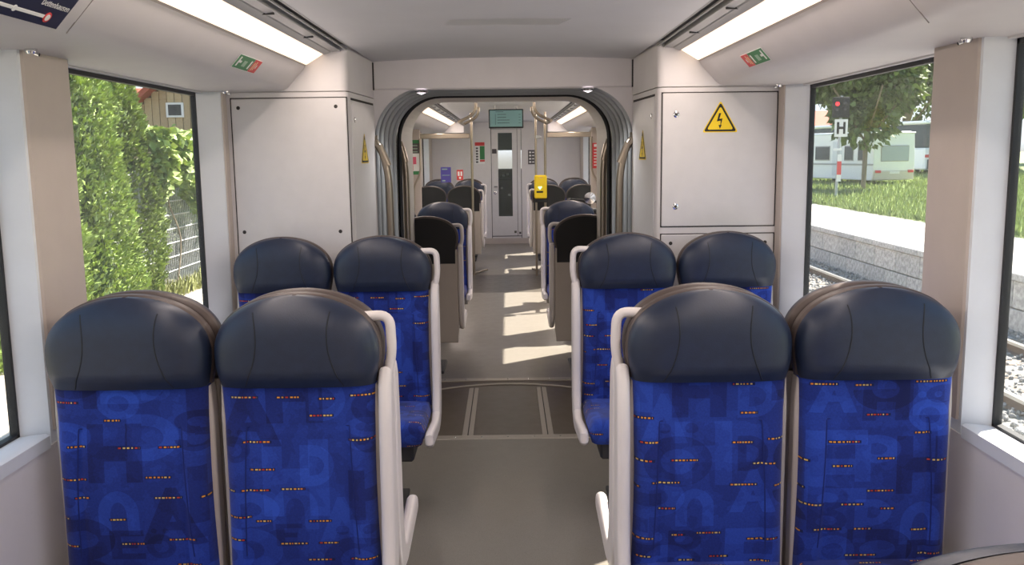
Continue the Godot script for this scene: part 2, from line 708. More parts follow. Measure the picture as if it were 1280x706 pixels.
func back_seam(kind: int) -> MB:
	var m := MB.new()
	var path := PackedVector3Array()
	for k in 25:
		var f := k / 24.0
		var x := 0.0
		var y := 0.0
		if kind == 0:
			x = lerpf(-0.142, 0.142, f)
			y = 0.872
		else:
			y = lerpf(0.5, 0.872, f)
			x = kind * (0.142 + 0.016 * (0.872 - y) / 0.37)
		path.append(Vector3(x, y, back_front(x, y) + 0.0002))
	m.tube(path, 0.0017, 6)
	return m


func make_seat(aisle: float, grip: float) -> Node3D:
	# faces +z; aisle: side of the grab handle and white trim (0 = none)
	var o := Node3D.new()
	put(o, "seat_cushion", seat_cushion_mesh(), M.fabric0)
	var bc := put(o, "back_cushion", back_cushion_mesh(), M.fabric0)
	for k in [-1, 0, 1]:
		put(bc, "seam", back_seam(k), M.piping)
	var h := put(o, "headrest", headrest_mesh(), M.leather)
	for s: float in [-1.0, 1.0]:
		put(h, "seam", head_seam(s), M.seam)
	var hs := MB.new()
	hs.prism(head_outline(0.004, 0.985), Transform3D(), -0.078, -0.033, 0.014)
	put(o, "headrest_shell", hs, M.taupe)
	var bs := MB.new()
	bs.prism(PackedVector2Array([Vector2(-0.213, 0.26), Vector2(0.213, 0.26), Vector2(0.222, 0.36), Vector2(0.222, 0.9), Vector2(0.218, 0.984), Vector2(-0.218, 0.984), Vector2(-0.222, 0.9), Vector2(-0.222, 0.36)]), Transform3D(), -0.078, -0.03, 0.008)
	put(o, "back_shell", bs, M.shell)
	var ins := MB.new()
	var q := PackedVector2Array([Vector2(-0.205, 0.875), Vector2(0.205, 0.875)])
	for p in head_outline(-0.012, 0.985):
		if p.y > 0.99:
			q.append(p)
	ins.prism(q, Transform3D(), -0.0815, -0.0765, 0.0015)
	put(o, "back_insert", ins, M.black)
	if aisle != 0.0:
		# white trim: an upright beside the back that turns forward along the cushion
		var side := Transform3D(Basis(Vector3(0, 0, 1), Vector3(0, 1, 0), Vector3(-1, 0, 0)), Vector3.ZERO)   # local x -> z, local z -> -x
		var path := [Vector2(-0.075, 1.01), Vector2(-0.08, 0.9), Vector2(-0.078, 0.6), Vector2(-0.07, 0.46), Vector2(-0.035, 0.385), Vector2(0.03, 0.345), Vector2(0.1, 0.335), Vector2(0.415, 0.368), Vector2(0.442, 0.386), Vector2(0.434, 0.428), Vector2(0.4, 0.436), Vector2(0.12, 0.405), Vector2(0.06, 0.425), Vector2(0.03, 0.5), Vector2(0.022, 0.62), Vector2(0.016, 0.85), Vector2(0.0, 0.985), Vector2(-0.03, 1.03)]
		var tr := MB.new()
		tr.prism(PackedVector2Array(path), side, -aisle * 0.26 if aisle > 0 else 0.222, -0.222 if aisle > 0 else 0.26, 0.017)
		put(o, "side_trim", tr, M.white)
		var g := MB.new()
		var z := -grip
		g.tube(bent([Vector3(aisle * 0.165, 1.163, z), Vector3(aisle * 0.252, 1.168, z), Vector3(aisle * 0.256, 1.06, z), Vector3(aisle * 0.242, 1.0, z)], 0.035), 0.017, 12, false, 0.85)
		if grip > 0.0:
			put(o, "grab_handle", g, M.white)
	var leg := MB.new()
	leg.span(Vector3(-0.16, 0.27, 0.0), Vector3(0.16, 0.36, 0.32), 0.01)
	put(o, "seat_frame", leg, M.under)
	var ped := MB.new()
	ped.prism(PackedVector2Array([Vector2(0.0, 0.02), Vector2(0.34, 0.02), Vector2(0.27, 0.275), Vector2(0.06, 0.275)]), Transform3D(Basis(Vector3(0, 0, 1), Vector3(0, 1, 0), Vector3(-1, 0, 0)), Vector3.ZERO), -0.05, 0.05, 0.006)
	ped.span(Vector3(-0.1, 0.0, -0.02), Vector3(0.1, 0.022, 0.36), 0.004)
	put(o, "pedestal", ped, M.under)
	return o


var seat_kinds := {}
var seat_count := 0


func seat(x: float, z: float, away: bool, label: String, group: String, squash := 1.0, grip := 0.035) -> void:
	var aisle := 0.0
	if absf(x) < 0.8:
		aisle = -signf(x) * (-1.0 if away else 1.0)
	var kind := Vector2(aisle, grip if aisle != 0.0 else 0.0)
	if not seat_kinds.has(kind):
		seat_kinds[kind] = make_seat(aisle, grip)
	var o: Node3D = seat_kinds[kind].duplicate()
	o.name = numbered(self, "train_seat")
	add_child(o, true)
	o.position = Vector3(x, 0, z)
	o.rotation.y = PI if away else 0.0
	o.scale = Vector3(1, squash, 1)
	var f: Material = M["fabric%d" % (seat_count % 4)]
	seat_count += 1
	o.get_node("seat_cushion").material_override = f
	o.get_node("back_cushion").material_override = f
	tag(o, label, "seat", group)


# ---------------------------------------------------------------- the car's shell
# outlines given in (x, z), pushed up in y
const UPRIGHT := Transform3D(Vector3(1, 0, 0), Vector3(0, 0, 1), Vector3(0, -1, 0), Vector3.ZERO)   # local x -> x, local y -> z, local z -> -y


func upright(pts: Array, y0: float, y1: float, bev := 0.0) -> MB:
	var m := MB.new()
	m.prism(PackedVector2Array(pts), UPRIGHT, -y1, -y0, bev)
	return m


# outlines given in (x, y), pushed along z
func along(pts: Array, z0: float, z1: float, bev := 0.0) -> MB:
	var m := MB.new()
	m.prism(PackedVector2Array(pts), Transform3D(), minf(z0, z1), maxf(z0, z1), bev)
	return m


func mir(pts: Array, s: float) -> Array:
	return pts.map(func(p): return Vector2(p.x * s, p.y))


var window_count := 0


func side_wall(side: String, s: float, zn: float, zf: float, dy: float, opens: Array, lows: Array) -> void:
	# opens: glass spans [near z, far z]; lows: their lower edges
	var w := structure("wall_" + side)
	put(w, "lower_panel", along(mir([Vector2(1.31, 0.0), Vector2(1.46, 0.0), Vector2(1.46, 0.795), Vector2(1.31, 0.795)], s), zn, zf), M.wall)
	put(w, "upper_panel", along(mir([Vector2(1.37, 1.9 + dy), Vector2(1.46, 1.9 + dy), Vector2(1.46, 2.24), Vector2(1.37, 2.24)], s), zn, zf), M.wall)
	var edge := zn
	for i in opens.size() + 1:
		var a: float = edge
		var b: float = opens[i][0] if i < opens.size() else zf
		var first := i == 0
		var last := i == opens.size()
		# pillar between two panes: flat face inboard, cheeks running out to the glass
		var fa := a if first else a - 0.1
		var fb := b if last else b + 0.02
		if not first:
			fa = a - 0.02 if not last else a - 0.1
		put(w, "pillar_frame", upright(mir([Vector2(1.412, a), Vector2(1.40, a), Vector2(1.314, fa), Vector2(1.314, fb), Vector2(1.40, b), Vector2(1.412, b)], s), 0.795, 1.93 + dy), M.frame)
		if absf(fa - fb) > 0.06:
			put(w, "pillar_panel", upright(mir([Vector2(1.32, fa - 0.008), Vector2(1.308, fa - 0.02), Vector2(1.308, fb + 0.006), Vector2(1.32, fb + 0.004)], s), 0.832, 1.93 + dy), M.pillar)
		if last:
			break
		edge = opens[i][1]
		var g: float = edge
		window_count += 1
		var o := structure("window_%d" % window_count)
		var lo: float = lows[i]
		put(o, "pane", sp(Vector3(s * 1.404, lo, b), Vector3(s * 1.41, 1.93 + dy, g)), M.pane)
		for q in [[Vector3(s * 1.392, lo, b), Vector3(s * 1.414, lo + 0.012, g)], [Vector3(s * 1.392, 1.885 + dy, b), Vector3(s * 1.414, 1.93 + dy, g)], [Vector3(s * 1.392, lo, b), Vector3(s * 1.414, 1.92 + dy, b - 0.012)], [Vector3(s * 1.392, lo, g), Vector3(s * 1.414, 1.92 + dy, g + 0.012)]]:
			put(o, "gasket", sp(q[0], q[1]), M.rubber)
		put(o, "sill", along(mir([Vector2(1.306, 0.79), Vector2(1.40, 0.79), Vector2(1.40, 0.822), Vector2(1.318, 0.832), Vector2(1.306, 0.826)], s), b, g), M.frame)
		if lo > 0.83:
			put(w, "lower_panel", sp(Vector3(s * 1.38, 0.79, b), Vector3(s * 1.46, lo, g)), M.wall)


func roof_line(s: float, zn: float, zf: float, dy: float, roof: Node) -> void:
	# cove, lamp tray, air slots
	put(roof, "cove_panel", along(mir([Vector2(0.928, 2.03 + dy), Vector2(0.936, 2.016 + dy), Vector2(1.008, 1.936 + dy), Vector2(1.022, 1.925 + dy), Vector2(1.042, 1.918 + dy), Vector2(1.12, 1.912 + dy), Vector2(1.42, 1.905 + dy), Vector2(1.42, 2.12 + dy), Vector2(0.95, 2.12 + dy)], s), zn, zf, 0.004), M.cove)
	put(roof, "lamp_tray", along(mir([Vector2(0.7, 2.135 + dy), Vector2(0.705, 2.13 + dy), Vector2(0.77, 2.125 + dy), Vector2(0.84, 2.1 + dy), Vector2(0.925, 2.05 + dy), Vector2(0.96, 2.05 + dy), Vector2(0.96, 2.16 + dy), Vector2(0.7, 2.16 + dy)], s), zn, zf), M.black)
	for q in [[0.7, 2.103, 0.706], [0.73, 2.1, 0.735], [0.76, 2.094, 0.767]]:
		put(roof, "air_slat", along(mir([Vector2(q[0], q[1] + dy), Vector2(q[2], q[1] - 0.001 + dy), Vector2(q[2], q[1] + 0.007 + dy), Vector2(q[0], q[1] + 0.007 + dy)], s), zn, zf), M.grille)
	put(roof, "lamp_housing", along(mir([Vector2(0.767, 2.097 + dy), Vector2(0.8, 2.092 + dy), Vector2(0.804, 2.097 + dy), Vector2(0.808, 2.09 + dy), Vector2(0.838, 2.079 + dy), Vector2(0.846, 2.1 + dy), Vector2(0.767, 2.125 + dy)], s), zn, zf, 0.002), M.grille)
	for k in int(absf(zf - zn) / 0.62):
		put(roof, "housing_joint", sp(Vector3(s * 0.77, 2.088 + dy, zf + 0.55 + k * 0.62), Vector3(s * 0.812, 2.099 + dy, zf + 0.555 + k * 0.62)), M.black)


func lamp_strip(s: float, zn: float, zf: float, dy: float, energy: float, label: String) -> void:
	var o := thing("ceiling_light_strip", label, "light", Vector3(0, 0, 0), 0.0, "light strips along the ceiling")
	var m := along(mir([Vector2(0.842, 2.081 + dy), Vector2(0.922, 2.033 + dy), Vector2(0.93, 2.05 + dy), Vector2(0.85, 2.1 + dy)], s), zn - 0.01, zf + 0.01)
	put(o, "diffuser", m, M.lamp)
	put(o, "edge_strip", along(mir([Vector2(0.922, 2.033 + dy), Vector2(0.931, 2.026 + dy), Vector2(0.936, 2.045 + dy), Vector2(0.93, 2.05 + dy)], s), zn - 0.01, zf + 0.01), M.pillar)
	var down := Vector3(-s * 0.051, -0.085, 0).normalized()
	var l := AreaLight3D.new()
	l.name = "strip_light"
	l.area_size = Vector2(absf(zf - zn) - 0.3, 0.085)
	l.light_energy = energy
	l.light_color = rgb(255, 238, 228)
	l.shadow_enabled = true
	l.set("area_range", 12.0)
	o.add_child(l)
	var mid := Vector3(s * 0.882, 2.057 + dy, (zn + zf) * 0.5) + down * 0.006
	l.transform = Transform3D(Basis(Vector3(0, 0, 1), (-down).cross(Vector3(0, 0, 1)), -down), mid)


func arch(half: float, top: float, r: float, z: float, low := 0.0) -> PackedVector3Array:
	var p := PackedVector3Array([Vector3(-half, low, z), Vector3(-half, (low + top) * 0.5, z)])
	for k in 13:
		var a := PI - PI / 2 * k / 12.0
		p.append(Vector3(-half + r + r * cos(a), top - r + r * sin(a), z))
	for k in 13:
		var a := PI / 2 - PI / 2 * k / 12.0
		p.append(Vector3(half - r + r * cos(a), top - r + r * sin(a), z))
	p.append(Vector3(half, (low + top) * 0.5, z))
	p.append(Vector3(half, low, z))
	return p


const ZB := -4.33     # cabinets at the end of the near car
const ZP := -4.94     # plane of the gangway portal
const ZQ := -6.30     # far end of the gangway
const ZE := -16.0     # end wall of the far car
const DY := 0.035     # the far car's ceiling is a little higher
var SUN := Vector3(1.0, 1.297, -0.73)


func build_shell() -> void:
	var f := structure("floor")
	put(f, "vinyl", sp(Vector3(-1.46, -0.06, 2.4), Vector3(1.46, 0.0, -4.945)), M.floor)
	var fg := structure("floor_gangway")
	put(fg, "turntable", sp(Vector3(-0.72, -0.07, -4.945), Vector3(0.72, -0.004, ZQ)), M.floor_gangway)
	for z in [-4.955, -6.275]:
		put(fg, "threshold_strip", sp(Vector3(-0.72, -0.02, z + 0.035), Vector3(0.72, 0.004, z - 0.035), 0.003), M.strip)
		for k in 9:
			put(fg, "screw", screw(0.006), M.chrome, Transform3D(Basis(), Vector3(-0.6 + k * 0.15, 0.004, z)))
	# turntable ring and the two rails let into the plate
	var ring := MB.new()
	var pts := PackedVector3Array()
	for k in 49:
		var a := lerpf(deg_to_rad(28), deg_to_rad(152), k / 48.0)
		pts.append(Vector3(cos(a) * 0.95, -0.001, -5.2 - sin(a) * 0.95))
	ring.tube(pts, 0.012, 6, false, 0.5)
	put(fg, "turntable_ring", ring, M.strip)
	for s: float in [-1.0, 1.0]:
		put(fg, "cover_strip", sp(Vector3(s * 0.2, -0.01, -5.0), Vector3(s * 0.265, 0.0015, -6.05), 0.002), M.strip)
		put(fg, "dark_seam", sp(Vector3(s * 0.228, -0.01, -5.0), Vector3(s * 0.234, 0.003, -6.05)), M.dark_line)  # dark strip painted for the seam gap in the cover
	var ff := structure("floor_far_car")
	put(ff, "vinyl", sp(Vector3(-1.46, -0.06, ZQ), Vector3(1.46, 0.0, -10.33)), M.floor)
	put(ff, "entrance_vinyl", sp(Vector3(-1.46, -0.06, -10.33), Vector3(1.46, 0.0, -11.87)), M.floor_dark)
	put(ff, "vinyl", sp(Vector3(-1.46, -0.06, -11.87), Vector3(1.46, 0.0, ZE)), M.floor)

	side_wall("left", -1.0, 2.4, ZB, 0.0, [[1.9, 1.2], [0.8, -0.62], [-1.02, -2.49], [-2.81, -4.15]], [0.82, 0.82, 0.82, 0.82])
	side_wall("right", 1.0, 2.4, ZB, 0.0, [[1.9, 1.2], [0.8, -0.62], [-1.02, -2.47], [-2.79, -4.13]], [0.82, 0.82, 0.82, 0.82])
	side_wall("left_far_car", -1.0, ZQ, ZE, DY, [[-6.58, -7.3], [-7.75, -8.35], [-8.8, -9.95], [-10.3, -11.35], [-12.4, -13.5], [-14.2, -15.3]], [0.82, 0.82, 0.82, 0.82, 0.82, 0.82])
	side_wall("right_far_car", 1.0, ZQ, ZE, DY, [[-6.58, -7.3], [-7.75, -8.35], [-8.8, -9.95], [-10.3, -11.35], [-12.4, -13.5], [-14.2, -15.3]], [0.82, 0.82, 0.82, 0.82, 0.82, 0.82])
	var back := structure("wall_back")
	put(back, "panel", sp(Vector3(-1.46, 0.0, 2.4), Vector3(1.46, 2.24, 2.5)), M.wall)

	# ceiling of the near car
	var c := structure("ceiling")
	put(c, "ceiling_panel", along([Vector2(-0.7, 2.104), Vector2(-0.4, 2.116), Vector2(0, 2.12), Vector2(0.4, 2.116), Vector2(0.7, 2.104), Vector2(0.7, 2.17), Vector2(-0.7, 2.17)], 2.4, -4.97), M.ceiling)
	put(c, "roof_panel", sp(Vector3(-1.46, 2.17, 2.5), Vector3(1.46, 2.24, -4.97)), M.ceiling)
	var lou := MB.new()
	for k in 46:
		var x := -0.215 + 0.46 * k / 45.0
		lou.box(Vector3(x, 2.1175 - 0.01 * absf(x), -3.6), Vector3(0.0035, 0.003, 0.17), 0.001, Basis(Vector3.UP, 0.25))
	stuff(put(c, "vent_louvre", lou, M.ceiling))
	for s: float in [-1.0, 1.0]:
		put(c, "panel_joint", sp(Vector3(-0.001, -0.075, -0.003), Vector3(0.001, 0.07, -0.0008)), M.joint, cove_place(s, 0.07, -2.211))
		roof_line(s, 2.4, ZB, 0.0, c)
	var cf := structure("ceiling_far_car")
	put(cf, "ceiling_panel", along([Vector2(-0.7, 2.104 + DY), Vector2(0, 2.12 + DY), Vector2(0.7, 2.104 + DY), Vector2(0.7, 2.2), Vector2(-0.7, 2.2)], ZQ, ZE), M.ceiling)
	put(cf, "roof_panel", sp(Vector3(-1.46, 2.2, ZQ), Vector3(1.46, 2.26, ZE)), M.ceiling)
	for s: float in [-1.0, 1.0]:
		roof_line(s, ZQ, -15.1, DY, cf)

	build_cabinets()
	build_gangway()
	build_far_end()


func screw(r: float) -> MB:
	var m := MB.new()
	m.lathe(PackedVector2Array([Vector2(0, 0.002), Vector2(r * 0.55, 0.002), Vector2(r, 0.0), Vector2(r, -0.004)]), Transform3D(), 12)
	return m


func plate(parent: Node, called: String, xf: Transform3D, size: Vector2, m: Material) -> MeshInstance3D:
	# a cabinet door over a dark plate painted as its shadow gap, on the local xy plane
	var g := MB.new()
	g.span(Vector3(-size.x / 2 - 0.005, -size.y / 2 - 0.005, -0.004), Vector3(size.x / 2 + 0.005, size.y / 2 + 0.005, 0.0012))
	put(parent, "door_gap_shade", g, M.dark_line, xf)
	var d := MB.new()
	d.span(Vector3(-size.x / 2, -size.y / 2, -0.002), Vector3(size.x / 2, size.y / 2, 0.006), 0.003)
	return put(parent, called, d, m, xf)


func build_cabinets() -> void:
	for s: float in [-1.0, 1.0]:
		var o := structure("wall_front_" + ("left" if s < 0 else "right"))
		var foot := mir([Vector2(1.46, ZB), Vector2(0.768, ZB), Vector2(0.75, ZB - 0.004), Vector2(0.738, ZB - 0.014), Vector2(0.732, ZB - 0.03), Vector2(0.7, ZP), Vector2(1.46, ZP)], s)
		put(o, "cabinet_body", upright(foot, 0.0, 1.908), M.wall)
		put(o, "cornice", upright(foot, 1.913, 2.17), M.wall)
		var dark := mir([Vector2(1.45, ZB - 0.014), Vector2(0.785, ZB - 0.014), Vector2(0.75, ZB - 0.04), Vector2(0.716, ZP), Vector2(1.45, ZP)], s)
		put(o, "cornice_neck", upright(dark, 1.9, 1.915), M.wall)
		var turn := Transform3D(Basis(), Vector3(s * 1.021 + 0.006, 0, ZB))
		if s < 0:
			var d := plate(o, "cabinet_door", turn.translated(Vector3(0, 1.33, 0)), Vector2(0.545, 1.1), M.door)
			for q in [[-1.254, 1.838], [-0.792, 1.84], [-1.256, 1.249], [-0.793, 1.247]]:
				put(d, "door_screw", screw(0.009), M.dark_line, d.transform.affine_inverse() * Transform3D(Basis(Vector3.RIGHT, PI / 2), Vector3(q[0], q[1], ZB + 0.0065)))
		else:
			var d := plate(o, "cabinet_door", turn.translated(Vector3(0.004, 1.566, 0)), Vector2(0.545, 0.632), M.door)
			for q in [[0.823, 1.783], [0.825, 1.346]]:
				var at := d.transform.affine_inverse() * Transform3D(Basis(Vector3.RIGHT, PI / 2), Vector3(q[0], q[1], ZB + 0.007))
				var lk := put(d, "square_lock", screw(0.015), M.chrome, at)
				put(lk, "lock_pin", screw(0.006), M.dark_line, Transform3D(Basis(), Vector3(0, 0.002, 0)))
			var e := plate(o, "cabinet_door", turn.translated(Vector3(0.004, 0.87, 0)), Vector2(0.545, 0.68), M.door)
			for q in [[0.804, 1.168], [1.262, 1.168]]:
				put(e, "door_screw", screw(0.009), M.dark_line, e.transform.affine_inverse() * Transform3D(Basis(Vector3.RIGHT, PI / 2), Vector3(q[0], q[1], ZB + 0.0065)))
		# narrow door in the slanted cheek
		var along_cheek := Vector3(s * -0.032, 0, ZP - ZB + 0.03).normalized()
		var nrm := Vector3(0, 1, 0).cross(along_cheek) * s
		nrm = -nrm if nrm.x * s > 0 else nrm
		var bx := Vector3(0, 1, 0).cross(nrm)
		var mid := Vector3(s * 0.7165, 1.1, -4.645)
		var cheek := Transform3D(Basis(bx, Vector3(0, 1, 0), nrm), mid)
		put(o, "door_gap_shade", sp(Vector3(-0.262, 0.772, -0.002), Vector3(0.262, 0.783, 0.002)), M.dark_line, cheek)  # dark strip paints the shadow gap above the narrow door
		var nd := MB.new()
		nd.span(Vector3(-0.258, -0.9, -0.002), Vector3(0.258, 0.772, 0.0035), 0.002)
		var dd := put(o, "narrow_door", nd, M.door, cheek)
		put(dd, "square_lock", screw(0.014), M.chrome, Transform3D(Basis(Vector3.RIGHT, PI / 2), Vector3(0.2 * s, 0.68, 0.004)))
		warning_triangle("yellow warning triangle sticker on the narrow door beside the " + ("plain screwed cabinet" if s < 0 else "lightning cabinet"), cheek.translated_local(Vector3(0.0, 0.52, 0.0045)), 0.175, false)
		warning_hooks(s)
	warning_triangle("large yellow high voltage triangle on the pale cabinet door", Transform3D(Basis(), Vector3(1.033, 1.746, ZB + 0.0065)), 0.168, true)


func warning_hooks(s: float) -> void:
	for k in 2:
		var p: Vector3 = [Vector3(s * 1.275, 1.908, -2.51), Vector3(s * 1.262, 1.908, -4.17)][k]
		var where: String = ["pillar between the windows", "cabinet wall"][k]
		var o := thing("coat_hook", "small chrome coat hook by the %s, %s side" % [where, "hedge" if s < 0 else "platform"], "hook", p, 0.0, "chrome coat hooks")
		var m := MB.new()
		m.lathe(PackedVector2Array([Vector2(0, -0.016), Vector2(0.012, -0.014), Vector2(0.016, -0.006), Vector2(0.016, 0.002)]), Transform3D(), 14)
		put(o, "base", m, M.chrome)
		put(o, "peg", bar(Vector3(0, -0.008, 0), Vector3(-s * 0.022, -0.016, 0), 0.005), M.chrome)


func warning_triangle(label: String, xf: Transform3D, side: float, big: bool) -> void:
	var o := thing("warning_sign", label, "sign", Vector3.ZERO, 0.0, "yellow warning triangles")
	o.transform = xf
	var h := side * 0.866
	var tri := func(k: float) -> PackedVector2Array:
		var p := PackedVector2Array()
		var corners := [Vector2(-side / 2, -h / 3), Vector2(side / 2, -h / 3), Vector2(0, h * 2 / 3)]
		for i in 3:
			var a: Vector2 = corners[i] * k
			for q in 5:
				var ang := deg_to_rad([210.0, -30.0, 90.0][i] + (q - 2) * 28.0)
				p.append(a * (1.0 - 0.1) + Vector2(cos(ang), sin(ang)) * side * 0.035)
		return p
	var a := MB.new()
	a.prism(tri.call(1.0), Transform3D(), 0.0, 0.0008)
	put(o, "sticker", a, M.yellow)
	var b := MB.new()
	b.prism(tri.call(0.9), Transform3D(), 0.0006, 0.0012)
	put(o, "black_border", b, M.ink)
	var c := MB.new()
	c.prism(tri.call(0.7), Transform3D(), 0.001, 0.0016)
	put(o, "yellow_field", c, M.yellow)
	var k := side / 0.168 * 0.168
	var bolt := MB.new()
	bolt.prism(PackedVector2Array([Vector2(0.02, 0.25), Vector2(-0.04, 0.25), Vector2(-0.1, 0.02), Vector2(0.01, 0.04), Vector2(0.0, -0.08), Vector2(-0.05, -0.08), Vector2(-0.01, -0.19), Vector2(0.04, -0.08), Vector2(0.02, -0.07), Vector2(0.06, 0.1), Vector2(-0.03, 0.09)]), Transform3D(Basis().scaled(Vector3(k, k, 1)), Vector3(0.0, -0.01 * k, 0)), 0.0014, 0.002)
	put(o, "lightning_bolt", bolt, M.ink)


func build_gangway() -> void:
	# header box over the portal and the wall the bellows are fixed to
	var w := structure("wall_front_portal")
	put(w, "header_panel", sp(Vector3(-0.712, 1.955, ZP - 0.05), Vector3(0.725, 2.135, ZP + 0.012), 0.008), M.wall)
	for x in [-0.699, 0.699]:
		put(w, "header_gap_shade", sp(Vector3(x - 0.006, 1.955, ZP), Vector3(x + 0.006, 2.1, ZP + 0.017), 0.002), M.dark_line)  # dark strips painted for the shadow gaps at the header ends
	var a := arch(0.703, 1.965, 0.28, ZP)
	var m := MB.new()
	for i in a.size() - 1:
		var q: Array = []
		for k in [i, i + 1]:
			var p: Vector3 = a[k]
			var o := Vector3(clampf(p.x * 3.0, -0.76, 0.76), 1.99, ZP)
			if absf(p.x) > 0.6 and p.y < 1.72:
				o = Vector3(signf(p.x) * 0.76, p.y, ZP)
			elif p.y < 1.964:
				var f: float = clampf((p.y - 1.66) / 0.28, 0.0, 1.0)
				o = Vector3(signf(p.x) * 0.76, lerpf(1.66, 1.99, f), ZP) if absf(p.x) > 0.5 else Vector3(p.x * 1.5, 1.99, ZP)
			q.append([p, o])
		m.quad(q[0][0], q[0][1], q[1][1], q[1][0], Vector3.BACK)
	put(w, "portal_wall", m, M.wall)
	# bellows: one arch-shaped fold after another
	var g := structure("wall_gangway")
	for k in 5:
		var b := MB.new()
		b.tube(arch(0.7 - 0.011 * k, 1.972 - 0.0025 * k, 0.28, ZP - 0.045 - 0.1 * k), 0.0155, 10)
		put(g, "bellows_fold", b, M.fold)
	var outer := MB.new()
	var r0 := arch(0.735, 2.0, 0.3, ZP - 0.002)
	var r1 := arch(0.735, 2.0, 0.3, ZQ - 0.2)
	for i in r0.size() - 1:
		outer.quad(r0[i], r0[i + 1], r1[i + 1], r1[i], Vector3(0, 1, 0) - r0[i])
	put(g, "bellows_cover", outer, M.rubber)
	var dark_line := MB.new()
	dark_line.tube(arch(0.636, 1.955, 0.26, -5.5), 0.013, 10)
	put(g, "rubber_seal", dark_line, M.rubber)
	var lin := MB.new()
	var l0 := arch(0.652, 1.968, 0.24, -5.52)
	var l1 := arch(0.652, 1.968, 0.24, ZQ - 0.12)
	for i in l0.size() - 1:
		lin.quad(l0[i], l0[i + 1], l1[i + 1], l1[i], Vector3(0, 1, 0) - l0[i])
	put(g, "smooth_lining", lin, M.lining)
	# end frame of the far car, seen through the portal as a thin edge
	for s: float in [-1.0, 1.0]:
		put(g, "end_frame", sp(Vector3(s * 0.654, 0, ZQ - 0.02), Vector3(s * 1.46, 2.2, ZQ - 0.12)), M.wall)
	put(g, "end_frame", sp(Vector3(-0.7, 1.97, ZQ - 0.02), Vector3(0.7, 2.2, ZQ - 0.12)), M.wall)
	for s: float in [-1.0, 1.0]:
		var o := thing("ceiling_spot", "small round bright spot lamp over the gangway arch on the %s side" % ("hedge" if s < 0 else "platform"), "light", Vector3(s * 0.45 + 0.008, 1.95, ZP - 0.0), 0.0, "spot lamps over the arch")
		var q := MB.new()
		q.lathe(PackedVector2Array([Vector2(0.034, 0.004), Vector2(0.038, -0.003), Vector2(0.03, -0.012), Vector2(0.027, -0.012), Vector2(0.027, -0.004)]), Transform3D(), 20)
		put(o, "bezel", q, M.chrome)
		var e := MB.new()
		e.lathe(PackedVector2Array([Vector2(0.027, -0.01), Vector2(0.0, -0.022)]), Transform3D(), 18)
		put(o, "lens", e, M.spot)
		var sl := SpotLight3D.new()
		sl.name = "spot_light"
		sl.light_energy = 0.35
		sl.light_size = 0.03
		sl.spot_angle = 60
		sl.spot_range = 12
		sl.shadow_enabled = true
		o.add_child(sl)
		sl.position = Vector3(0, -0.035, 0)
		sl.rotation.x = -PI / 2
		var side := "hedge" if s < 0 else "platform"
		var r := thing("grab_rail", "curved steel grab rail in front of the bellows on the %s side" % side, "grab rail", Vector3(s * 0.62, 0, ZP + 0.02), 0.0, "curved grab rails at the gangway")
		put(r, "rail", tube_of(bent([Vector3(s * 0.085, 1.685, -0.03), Vector3(s * 0.055, 1.66, 0), Vector3(s * 0.01, 1.55, 0), Vector3(0, 0.5, 0), Vector3(s * 0.075, 0.42, -0.02)], 0.13), 0.02), M.steel)
		put(r, "mount", bar(Vector3(s * 0.07, 1.69, -0.035), Vector3(s * 0.095, 1.692, -0.035), 0.026, 14), M.steel)
		var r2 := thing("grab_rail", "curved steel grab rail beyond the bellows on the %s side" % side, "grab rail", Vector3(s * 0.612, 0, -5.6), 0.0, "curved grab rails at the gangway")
		put(r2, "rail", tube_of(bent([Vector3(s * 0.036, 1.685, 0), Vector3(s * 0.024, 1.66, 0), Vector3(s * 0.0, 1.56, 0), Vector3(0, 0.5, 0), Vector3(s * 0.06, 0.42, 0)], 0.12), 0.02), M.steel)
		put(r2, "mount", bar(Vector3(s * 0.03, 1.685, 0), Vector3(s * 0.04, 1.685, 0), 0.026, 14), M.steel)


func tube_of(path: PackedVector3Array, r: float, sides := 12) -> MB:
	var m := MB.new()
	m.tube(path, r, sides)
	return m


